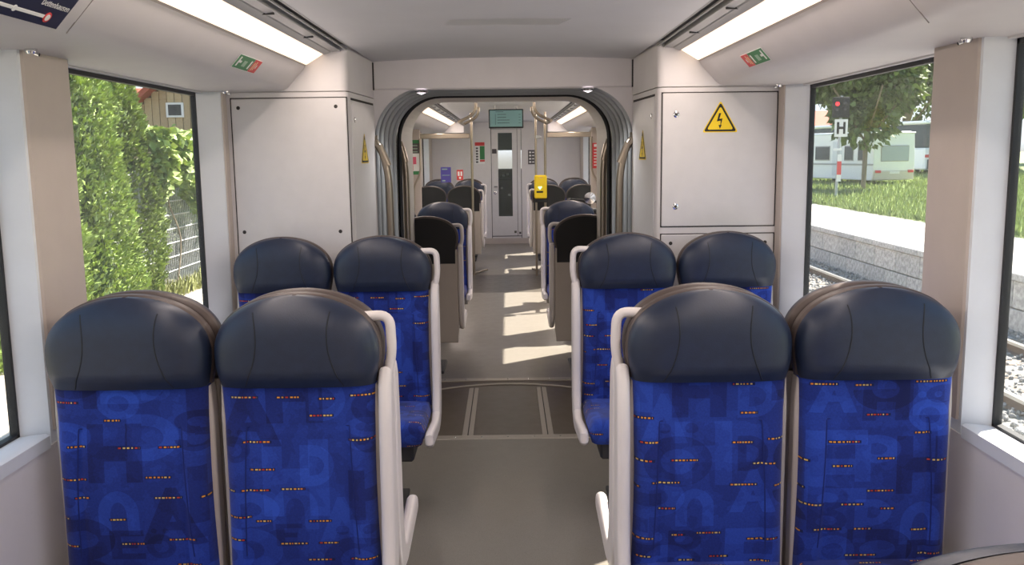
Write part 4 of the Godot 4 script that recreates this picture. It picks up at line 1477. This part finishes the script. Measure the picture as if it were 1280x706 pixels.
func build_hedge_side() -> void:
	var p := structure("platform_left")
	put(p, "paving", sp(Vector3(-4.35, -0.5, 12), Vector3(-1.75, -0.2, -45)), M.paving)
	put(p, "garden", sp(Vector3(-70, -0.6, 12), Vector3(-4.35, -0.26, -70)), M.soil)
	conifer("bright green clipped conifer beside the pillar end of the hedge", Vector3(-4.8, -0.26, -7.3), 3.9, 0.66, 3, 15000, 1.0)
	conifer("bright green clipped conifer in the middle of the hedge", Vector3(-4.8, -0.26, -8.6), 3.9, 0.66, 4, 15000, 1.05)
	conifer("bright green clipped conifer next to the slimmer dark one", Vector3(-4.82, -0.26, -9.9), 3.8, 0.66, 5, 15000, 1.0)
	conifer("slimmer darker conifer at the vine covered fence", Vector3(-4.95, -0.26, -11.25), 3.7, 0.58, 6, 13000, 0.75)
	# welded wire fence
	var f := thing("wire_fence", "grey welded wire mesh fence under the leafy vine", "fence", Vector3(-4.6, -0.2, 0))
	for k in 4:
		put(f, "post", sp(Vector3(-0.03, 0, -11.2 - k * 2.5), Vector3(0.03, 1.65, -11.26 - k * 2.5), 0.004), M.wire)
	for k in 9:
		put(f, "horizontal_wire", bar(Vector3(0.03, 0.08 + k * 0.19, -8.0), Vector3(0.03, 0.08 + k * 0.19, -18.8), 0.01, 6), M.wire)
	var vw := MB.new()
	for k in 200:
		vw.box(Vector3(0.025, 0.82, -8.5 - k * 0.05), Vector3(0.006, 1.62, 0.006))
	stuff(put(f, "vertical_wire", vw, M.wire))
	var rng := RandomNumberGenerator.new()
	rng.seed = 77
	var v := thing("climbing_vine", "light green climbing vine hanging over the wire fence", "vine", Vector3(-4.6, -0.2, 0))
	var m := MB.new()
	var nz := FastNoiseLite.new()
	nz.seed = 8
	nz.frequency = 1.1
	for k in 9500:
		var z := rng.randf_range(-18.5, -11.35)
		var low := 1.2 + 0.5 * nz.get_noise_1d(z * 1.7) + (0.35 if z > -12.4 else 0.0)
		var y := low + (1.0 - pow(rng.randf(), 1.3)) * (2.1 + 0.22 * nz.get_noise_1d(z * 3.0) - low)
		var x := 0.2 + nz.get_noise_2d(z * 2.0, y * 2.0) * 0.3 + rng.randf_range(-0.1, 0.14)
		var tone := rng.randf_range(0.65, 1.35)
		m.col = Color(0.3 * tone, 0.4 * tone, 0.13 * tone)
		leaf_card(m, Vector3(x, y, z), Vector3(rng.randf_range(0.2, 1), rng.randf_range(-0.9, 0.2), rng.randf_range(-0.8, 0.8)).normalized(), rng.randf_range(0.08, 0.15), rng.randf_range(0.07, 0.12), rng)
	put(v, "foliage", m, M.leaf)
	for k in 6:
		put(v, "stem", tube_of(curve([Vector3(0.05, 0, -12.2 - k), Vector3(0.08, 0.7, -12.4 - k), Vector3(0.05, 1.3, -12.1 - k), Vector3(0.1, 1.9, -12.5 - k)], 4), 0.012, 6), M.bark)
	var dry := thing("low_weeds", "low dry weeds along the fence foot beside the paving", "plant", Vector3(-4.35, -0.2, 0))
	var dm := MB.new()
	for k in 1400:
		var tone := rng.randf_range(0.6, 1.3)
		dm.col = Color(0.22 * tone, 0.24 * tone, 0.09 * tone)
		leaf_card(dm, Vector3(rng.randf_range(-0.2, 0.12), 0, rng.randf_range(-16, -10)), Vector3(rng.randf_range(-0.5, 0.5), 1, rng.randf_range(-0.5, 0.5)).normalized(), rng.randf_range(0.06, 0.24), 0.03, rng)
	put(dry, "foliage", dm, M.leaf)
	for k in 3:
		conifer(["dark low shrub behind the wire fence beside the slim conifer", "dark low shrub behind the middle of the wire fence", "dark low shrub behind the far wire fence"][k], Vector3(-6.3, -0.26, -13.6 - 1.9 * k), 1.7, 0.78, 30 + k, 5000, 0.4, "garden_shrub")  # leaf colour darkened to paint the shade behind the fence
	# board-clad house
	var h := thing("timber_house", "brown board clad gable house with a small white framed window", "house", Vector3(-6.2, -0.26, -24.0))
	put(h, "wall", along([Vector2(-3.7, 0), Vector2(3.7, 0), Vector2(3.7, 3.0), Vector2(0, 6.0), Vector2(-3.7, 3.0)], -7.0, -0.03), M.board)
	for k in 37:
		var x := -3.6 + k * 0.2
		var top := 6.0 - absf(x) * 0.81
		put(h, "board", sp(Vector3(x - 0.092, 0.0, -0.03), Vector3(x + 0.092, top, 0.0), 0.006), M["board%d" % (k % 3)])
	for s: float in [-1.0, 1.0]:
		var rf := MB.new()
		rf.prism(PackedVector2Array([Vector2(0, 6.02), Vector2(s * 4.2, 2.62), Vector2(s * 4.2, 2.78), Vector2(0, 6.2)]), Transform3D(), -7.4, 0.4)
		put(h, "roof", rf, M.tile)
	var wn := put(h, "window", sp(Vector3(-2.72, 2.9, 0), Vector3(-2.26, 3.28, 0.04), 0.004), M.paper)
	put(wn, "window_pane", sp(Vector3(-2.66, 2.95, 0.03), Vector3(-2.32, 3.23, 0.045)), M.dark_glass)
	var h2 := thing("red_roof_house", "distant house with red tiled roof behind the hedge", "house", Vector3(-19, -0.26, -42))
	put(h2, "wall", sp(Vector3(-3, 0, -4), Vector3(3, 3.0, 4)), M.plaster)
	var r2 := MB.new()
	r2.prism(PackedVector2Array([Vector2(-4.4, 2.8), Vector2(4.4, 2.8), Vector2(0, 5.0)]), Transform3D(Basis(Vector3.UP, PI / 2), Vector3.ZERO), -3.4, 3.4)
	put(h2, "roof", r2, M.tile)


func build_platform_side() -> void:
	var rng := RandomNumberGenerator.new()
	rng.seed = 19
	var g := structure("ground_right")
	put(g, "ballast_bed", sp(Vector3(1.8, -1.6, 12), Vector3(7.4, -1.06, -70)), M.ballast)
	put(g, "platform_fill", sp(Vector3(7.52, -1.5, 12), Vector3(10.3, -0.215, -70)), M.concrete_top)
	var bank := MB.new()
	bank.prism(PackedVector2Array([Vector2(10.3, -1.5), Vector2(10.3, -0.22), Vector2(12.5, -0.19), Vector2(18.0, -0.1), Vector2(26.0, 0.3), Vector2(90.0, 1.2), Vector2(90.0, -1.5)]), Transform3D(), -120, 12)
	put(g, "grass_bank", bank, M.turf)
	# platform wall: coping slabs over two courses of blocks
	var pw := structure("wall_platform")
	for k in 22:
		var z := -9.0 - k * 1.0
		put(pw, "coping_slab", sp(Vector3(7.36, -0.32, z), Vector3(7.75, -0.21, z - 0.97), 0.012), M["concrete%d" % (k % 3)])
		for c in 2:
			var off := 0.5 * c
			put(pw, "block", sp(Vector3(7.42, -0.335 - c * 0.42, z - off), Vector3(7.7, -0.735 - c * 0.42, z - off - 0.972), 0.012), M["concrete%d" % ((k + c * 2) % 3)])
	put(pw, "wall_core", sp(Vector3(7.47, -1.4, 12), Vector3(7.74, -0.23, -70)), M.mortar)
	# track
	for x in [5.17, 6.58]:
		var r := thing("rail", "rusty steel rail with bright running surface nearer the %s" % ("platform wall" if x > 6 else "train"), "rail", Vector3(x, 0, 0), 0.0, "rails of the next track")
		put(r, "rail_web", along([Vector2(-0.06, -1.046), Vector2(0.06, -1.046), Vector2(0.02, -1.03), Vector2(0.012, -0.94), Vector2(-0.012, -0.94), Vector2(-0.02, -1.03)], 10, -65), M.rust)
		put(r, "rail_head", along([Vector2(-0.035, -0.942), Vector2(0.035, -0.942), Vector2(0.033, -0.905), Vector2(-0.033, -0.905)], 10, -65, 0.006), M.rail)
	for k in 34:
		var s := thing("sleeper", "weathered sleeper across the next track in the ballast", "sleeper", Vector3(5.875, -1.06, -9.0 - k * 0.62), 0.0, "sleepers of the next track")
		put(s, "sleeper_body", sp(Vector3(-1.25, -0.08, -0.12), Vector3(1.25, 0.012, 0.12), 0.015), M.sleeper)
		for x in [-0.805, -0.605, 0.605, 0.805]:
			put(s, "rail_clip", sp(Vector3(x - 0.035, 0.0, -0.05), Vector3(x + 0.035, 0.03, 0.05), 0.008), M.rust)
	var stones := MultiMesh.new()
	stones.transform_format = MultiMesh.TRANSFORM_3D
	stones.use_colors = true
	var sm := MB.new()
	sm.box(Vector3.ZERO, Vector3(1, 0.75, 0.85), 0.28)
	stones.mesh = sm.mesh()
	stones.instance_count = 16000
	for k in stones.instance_count:
		var z := -4.0 - 26.0 * pow(rng.randf(), 1.4)
		var p := Vector3(rng.randf_range(3.2, 7.38), -1.05 + rng.randf_range(-0.02, 0.02), z)
		stones.set_instance_transform(k, Transform3D(Basis.from_euler(Vector3(rng.randf() * 6, rng.randf() * 6, rng.randf() * 6)).scaled(Vector3.ONE * rng.randf_range(0.03, 0.07)), p))
		var t := rng.randf_range(0.14, 0.42)
		stones.set_instance_color(k, Color(t, t * 0.98, t * 0.95))
	var sn := MultiMeshInstance3D.new()
	sn.name = "gravel"
	sn.multimesh = stones
	sn.material_override = M.leaf_plain
	add_child(sn)
	stuff(sn)
	tag(sn, "grey track ballast between the rails and the platform wall", "gravel")
	var grass := MultiMesh.new()
	grass.transform_format = MultiMesh.TRANSFORM_3D
	grass.use_colors = true
	var gm := MB.new()
	for k in 9:
		var d := Vector3(rng.randf_range(-0.5, 0.5), 1, rng.randf_range(-0.5, 0.5)).normalized()
		leaf_card(gm, Vector3(rng.randf_range(-0.12, 0.12), 0, rng.randf_range(-0.12, 0.12)), d, rng.randf_range(0.1, 0.26), 0.03, rng)
	grass.mesh = gm.mesh()
	grass.instance_count = 16000
	for k in grass.instance_count:
		var x := 10.35 + 16.0 * pow(rng.randf(), 1.5)
		var z := rng.randf_range(-62, -16)
		var y := -0.22
		if x < 12.5:
			y = lerpf(-0.22, -0.19, (x - 10.3) / 2.2)
		elif x < 18.0:
			y = lerpf(-0.19, -0.1, (x - 12.5) / 5.5)
		else:
			y = lerpf(-0.1, 0.3, (x - 18.0) / 8.0)
		grass.set_instance_transform(k, Transform3D(Basis(Vector3.UP, rng.randf() * TAU).scaled(Vector3.ONE * rng.randf_range(0.7, 1.5)), Vector3(x, y, z)))
		var t := rng.randf_range(0.7, 1.3)
		grass.set_instance_color(k, Color(0.27 * t, 0.35 * t, 0.15 * t))
	var gn := MultiMeshInstance3D.new()
	gn.name = "grass"
	gn.multimesh = grass
	gn.material_override = M.leaf
	add_child(gn)
	stuff(gn)
	tag(gn, "rough green grass on the bank behind the platform", "grass")
	build_signal()
	build_caravan()
	broadleaf("young street tree with thin pale trunk beside the caravan", Vector3(14.5, -0.16, -36.6), 2.1, Vector3(2.7, 2.3, 2.4), 5, 9000, 0.3, Color(0.16, 0.22, 0.08), 0.1)
	broadleaf("wide pale tree behind the dark coach", Vector3(40, 0.6, -62), 2.5, Vector3(6, 4.5, 5), 9, 5200, 0.5, Color(0.2, 0.25, 0.08), 0.25)
	broadleaf("tall hazy tree behind the caravan roof", Vector3(29, 0.6, -66), 2.0, Vector3(5.5, 5.5, 5), 10, 6500, 0.55, Color(0.15, 0.2, 0.09), 0.25)
	broadleaf("hazy tree above the coach at the window pillar", Vector3(28.5, 0.5, -48), 2.6, Vector3(4.2, 3.2, 3.5), 11, 4200, 0.4, Color(0.13, 0.19, 0.07), 0.2)
	broadleaf("tree far along the platform behind the signal", Vector3(24, 0.5, -84), 3.0, Vector3(7, 5.0, 5), 12, 4200, 0.6, Color(0.14, 0.19, 0.09), 0.25)
	broadleaf("bushy tree on the bank seen through the wider window", Vector3(30, 0.6, -36), 1.5, Vector3(5.5, 4.5, 5), 13, 4200, 0.5, Color(0.15, 0.21, 0.07), 0.25)
	var h := thing("orange_roof_house", "distant house with orange roof beyond the signal", "house", Vector3(23.6, 0.5, -70))
	put(h, "wall", sp(Vector3(-2, 0, -3), Vector3(2, 2.4, 3)), M.plaster)
	var rf := MB.new()
	rf.prism(PackedVector2Array([Vector2(-3.5, 2.3), Vector2(3.5, 2.3), Vector2(0, 4.0)]), Transform3D(Basis(Vector3.UP, PI / 2), Vector3.ZERO), -2.4, 2.4)
	put(h, "roof", rf, M.tile)
	for k in 2:
		put(h, "window", sp(Vector3(-1.5 + k * 1.7, 0.9, 2.98), Vector3(-0.7 + k * 1.7, 1.9, 3.04)), M.dark_glass)


func build_signal() -> void:
	var o := thing("railway_signal", "railway signal mast with red light, H board and red white band", "signal", Vector3(11.35, -0.2, -31.0), -0.3)
	o.scale = Vector3.ONE * 0.92
	put(o, "mast", bar(Vector3(0, 0, 0), Vector3(0.08, 3.9, 0), 0.05), M.galvanised)
	put(o, "signal_head", sp(Vector3(-0.24, 3.1, -0.02), Vector3(0.36, 3.85, 0.14), 0.02), M.black)
	var e := MB.new()
	e.lathe(PackedVector2Array([Vector2(0, 0.03), Vector2(0.06, 0.02), Vector2(0.075, 0.0)]), Transform3D(Basis(Vector3.RIGHT, PI / 2), Vector3(-0.07, 3.6, 0.14)), 16)
	put(o, "red_lamp", e, M.stop)
	for q in [[-0.07, 3.4], [0.2, 3.62], [0.2, 3.4]]:
		var d := MB.new()
		d.lathe(PackedVector2Array([Vector2(0, 0.02), Vector2(0.05, 0.014), Vector2(0.06, 0.0)]), Transform3D(Basis(Vector3.RIGHT, PI / 2), Vector3(q[0], q[1], 0.14)), 12)
		put(o, "dark_lamp", d, M.grey_ink)
	var b := put(o, "halt_board", sp(Vector3(-0.14, 2.4, 0.05), Vector3(0.32, 3.04, 0.08)), M.paper)
	for q in [[-0.06, 2.5, 0.02, 2.94], [0.16, 2.5, 0.24, 2.94], [-0.06, 2.68, 0.24, 2.77]]:
		put(b, "letter_stroke", sp(Vector3(q[0], q[1], 0.075), Vector3(q[2], q[3], 0.09)), M.ink)
	put(o, "small_plate", sp(Vector3(-0.15, 1.9, 0.05), Vector3(0.15, 1.98, 0.07)), M.paper)
	for q in [[1.5, 1.75, M.paper], [1.0, 1.5, M.red], [0.75, 1.0, M.paper]]:
		put(o, "mast_band", sp(Vector3(0.0, q[0], 0.05), Vector3(0.15, q[1], 0.08)), q[2])


func build_caravan() -> void:
	var o := thing("caravan", "white touring caravan with curtained rear window and red tail lights", "caravan", Vector3(17.3, -0.11, -40.3), 0.26)
	# local: rear face at z = 0, body runs to z = -5.4
	var side := Transform3D(Basis(Vector3(0, 0, 1), Vector3(0, 1, 0), Vector3(-1, 0, 0)), Vector3.ZERO)
	var body := MB.new()
	body.prism(PackedVector2Array([Vector2(-0.12, 0.28), Vector2(-5.3, 0.3), Vector2(-5.45, 0.7), Vector2(-5.3, 1.6), Vector2(-5.0, 2.3), Vector2(-4.6, 2.46), Vector2(-0.3, 2.46), Vector2(-0.05, 2.38), Vector2(0.02, 1.4), Vector2(0.02, 0.72), Vector2(-0.02, 0.4)]), side, -1.08, 1.08, 0.05)
	put(o, "body", body, M.caravan)
	var rw := put(o, "rear_window", sp(Vector3(-0.72, 1.12, 0.0), Vector3(0.74, 1.82, 0.045), 0.012), M.grille)
	put(rw, "curtain", sp(Vector3(-0.68, 1.16, 0.03), Vector3(0.7, 1.78, 0.05)), M.curtain)
	put(o, "rear_bumper", sp(Vector3(-1.05, 0.3, -0.1), Vector3(1.05, 0.72, 0.05), 0.03), M.sandstone)
	for s: float in [-1.0, 1.0]:
		put(o, "tail_light", sp(Vector3(s * 0.7, 0.62, 0.03), Vector3(s * 1.0, 0.74, 0.07), 0.01), M.red)
	put(o, "number_plate", sp(Vector3(-0.25, 0.58, 0.04), Vector3(0.27, 0.69, 0.06)), M.paper)
	put(o, "roof_edge", sp(Vector3(-1.1, 2.36, -5.0), Vector3(1.1, 2.42, 0.0), 0.02), M.frame)
	for q in [[-1.1, -0.45], [-2.1, -1.4], [-4.4, -3.2]]:
		var w := put(o, "side_window", sp(Vector3(-1.1, 1.15, q[0]), Vector3(-1.075, 1.85, q[1]), 0.008), M.grille)
		put(w, "pane", sp(Vector3(-1.115, 1.2, q[0] + 0.05), Vector3(-1.09, 1.8, q[1] - 0.05)), M.smoked)
	put(o, "side_stripe", sp(Vector3(-1.1, 0.95, -5.2), Vector3(-1.075, 1.03, 0.0)), M.grille)
	put(o, "side_door", sp(Vector3(-1.095, 0.45, -3.0), Vector3(-1.08, 2.05, -2.3), 0.004), M.frame)
	for s: float in [-1.0, 1.0]:
		var wh := MB.new()
		wh.tube(ring_path(Vector3(s * 0.95, 0.2, -2.8), 0.2, Vector3(1, 0, 0), 20), 0.1, 8, true)
		put(o, "wheel", wh, M.rubber)
	put(o, "roof_vent", sp(Vector3(-0.3, 2.45, -1.4), Vector3(0.3, 2.53, -0.9), 0.02), M.frame)
	# coach parked beyond
	var c := thing("coach", "white coach with wide dark windows parked behind the caravan", "coach", Vector3(22.9, 0.14, -47.5), 0.35)
	put(c, "body", sp(Vector3(-1.2, 0.3, -9), Vector3(1.25, 1.45, 0.0), 0.08), M.caravan)
	put(c, "window_band", sp(Vector3(-1.18, 1.44, -8.9), Vector3(1.23, 2.72, -0.03), 0.1), M.smoked)
	put(c, "roof", sp(Vector3(-1.2, 2.66, -8.95), Vector3(1.25, 2.86, -0.02), 0.08), M.caravan)
	put(c, "lower_grille", sp(Vector3(-1.0, 0.35, -0.1), Vector3(1.05, 0.85, 0.03), 0.02), M.grey_ink)
	for s: float in [-1.0, 1.0]:
		put(c, "tail_light", sp(Vector3(s * 0.9, 0.95, 0.0), Vector3(s * 1.15, 1.1, 0.04)), M.red)
		var wh := MB.new()
		wh.tube(ring_path(Vector3(s * 1.1, 0.35, -2.4), 0.35, Vector3(1, 0, 0), 20), 0.13, 8, true)
		put(c, "wheel", wh, M.rubber)
	put(c, "number_plate", sp(Vector3(-0.26, 1.0, 0.0), Vector3(0.26, 1.12, 0.03)), M.paper)


func outdoor_materials() -> void:
	var patch := grain(0.03, 51, 256, 5, 0.7, 1.0)
	var rough := grain(0.12, 52, 256, 3, 0.75, 1.0)
	M.leaf = mat(Color(1, 1, 1), 0.6)
	M.leaf.vertex_color_use_as_albedo = true
	M.leaf.backlight_enabled = true
	M.leaf.backlight = Color(0.5, 0.5, 0.3)
	M.leaf_plain = mat(Color(1, 1, 1), 0.9)
	M.leaf_plain.vertex_color_use_as_albedo = true
	M.twig = mat(rgb(58, 80, 30), 0.9)
	M.bark = textured(mat(rgb(150, 138, 118), 0.9), rough, 2.0)
	M.wire = mat(rgb(190, 194, 194), 0.5, 0.3)
	M.paving = textured(mat(rgb(206, 196, 184), 0.85), patch, 0.6)
	M.soil = textured(mat(rgb(120, 116, 84), 0.95), patch, 0.4)
	M.turf = textured(mat(rgb(156, 172, 112), 0.95), patch, 0.3)
	M.ballast = textured(mat(rgb(150, 146, 140), 0.95), rough, 3.0, 1.5)
	M.concrete_top = textured(mat(rgb(192, 190, 186), 0.85), patch, 0.5)
	for k in 3:
		M["concrete%d" % k] = textured(mat([rgb(222, 220, 214), rgb(212, 210, 206), rgb(228, 224, 218)][k], 0.85), patch, 1.3, 0.1, rough)
		M["board%d" % k] = textured(mat([rgb(206, 182, 142), rgb(198, 172, 134), rgb(212, 190, 150)][k], 0.8), rough, 0.8)
	M.board = mat(rgb(96, 76, 56), 0.9)
	M.mortar = mat(rgb(104, 100, 96), 0.9)
	M.tile = textured(mat(rgb(186, 96, 72), 0.8), rough, 1.5)
	M.plaster = mat(rgb(214, 206, 194), 0.9)
	M.rust = textured(mat(rgb(112, 92, 78), 0.85), rough, 3.0)
	M.rail = mat(rgb(196, 194, 190), 0.3, 0.9)
	M.sleeper = textured(mat(rgb(140, 128, 114), 0.9), rough, 2.0)
	M.galvanised = mat(rgb(170, 176, 178), 0.5, 0.4)
	M.caravan = mat(rgb(240, 242, 242), 0.4)
	M.curtain = mat(rgb(168, 178, 184), 0.3)
	M.smoked = mat(rgb(66, 74, 78), 0.1)
	M.sandstone = mat(rgb(206, 198, 184), 0.6)
	M.stop = mat(rgb(255, 60, 60), 0.3)
	M.stop.emission_enabled = true
	M.stop.emission = rgb(255, 40, 50)
	M.stop.emission_energy_multiplier = 3.0
	M.go = mat(rgb(200, 255, 220), 0.3)
	M.go.emission_enabled = true
	M.go.emission = rgb(170, 255, 200)
	M.go.emission_energy_multiplier = 1.4
	M.screen = mat(rgb(96, 124, 124), 0.2)
	M.screen.emission_enabled = true
	M.screen.emission = rgb(120, 158, 156)
	M.screen.emission_energy_multiplier = 0.2
	M.teal_ink = mat(rgb(50, 74, 76), 0.4)
	M.sage = mat(rgb(150, 180, 156), 0.5)
	M.sand = mat(rgb(228, 190, 150), 0.5)
	M.pink = mat(rgb(206, 84, 112), 0.5)
	M.blind = mat(rgb(130, 148, 156), 0.7)


# ---------------------------------------------------------------- scene
func _ready() -> void:
	var cam := Camera3D.new()
	cam.name = "camera"
	cam.fov = rad_to_deg(2.0 * atan(353.0 / 1120.0))
	cam.near = 0.05
	cam.far = 400.0
	cam.position = Vector3(0.0169, 1.613, 0.0)
	cam.rotation_order = EULER_ORDER_YXZ
	cam.rotation = Vector3(-0.1439, -0.0036, -0.0126)
	add_child(cam)
	cam.current = true

	var we := WorldEnvironment.new()
	we.name = "environment"
	var env := Environment.new()
	env.background_mode = Environment.BG_SKY
	var sky := Sky.new()
	var sm := ProceduralSkyMaterial.new()
	sm.sky_top_color = rgb(150, 186, 226)
	sm.sky_horizon_color = rgb(226, 234, 240)
	sm.ground_bottom_color = rgb(120, 118, 108)
	sm.ground_horizon_color = rgb(190, 190, 184)
	sm.sky_curve = 0.2
	sm.energy_multiplier = 2.0
	sky.sky_material = sm
	env.sky = sky
	env.ambient_light_source = Environment.AMBIENT_SOURCE_SKY
	env.tonemap_mode = Environment.TONE_MAPPER_LINEAR
	env.tonemap_exposure = 0.94
	env.sdfgi_enabled = true
	env.ssao_enabled = true
	env.ssil_enabled = true
	we.environment = env
	add_child(we)

	var sun := DirectionalLight3D.new()
	sun.name = "sun"
	sun.light_energy = 9.6
	sun.light_color = rgb(255, 246, 232)
	sun.light_angular_distance = 0.6
	sun.shadow_enabled = true
	add_child(sun)
	sun.look_at_from_position(SUN, Vector3.ZERO, Vector3.UP)

	make_materials()
	outdoor_materials()
	for s: float in [-1.0, 1.0]:
		var side := "hedge" if s < 0 else "platform"
		lamp_strip(s, 2.4, ZB, 0.0, 3.3, "long warm white light strip above the cabinets on the %s side" % side)
		lamp_strip(s, ZQ, -15.1, DY, 4.4, "light strip in the far car beyond the bellows on the %s side" % side)
	build_shell()
	build_seats()
	build_signs()
	build_vestibule()
	build_hedge_side()
	build_platform_side()
	for k in seat_kinds:
		seat_kinds[k].free()
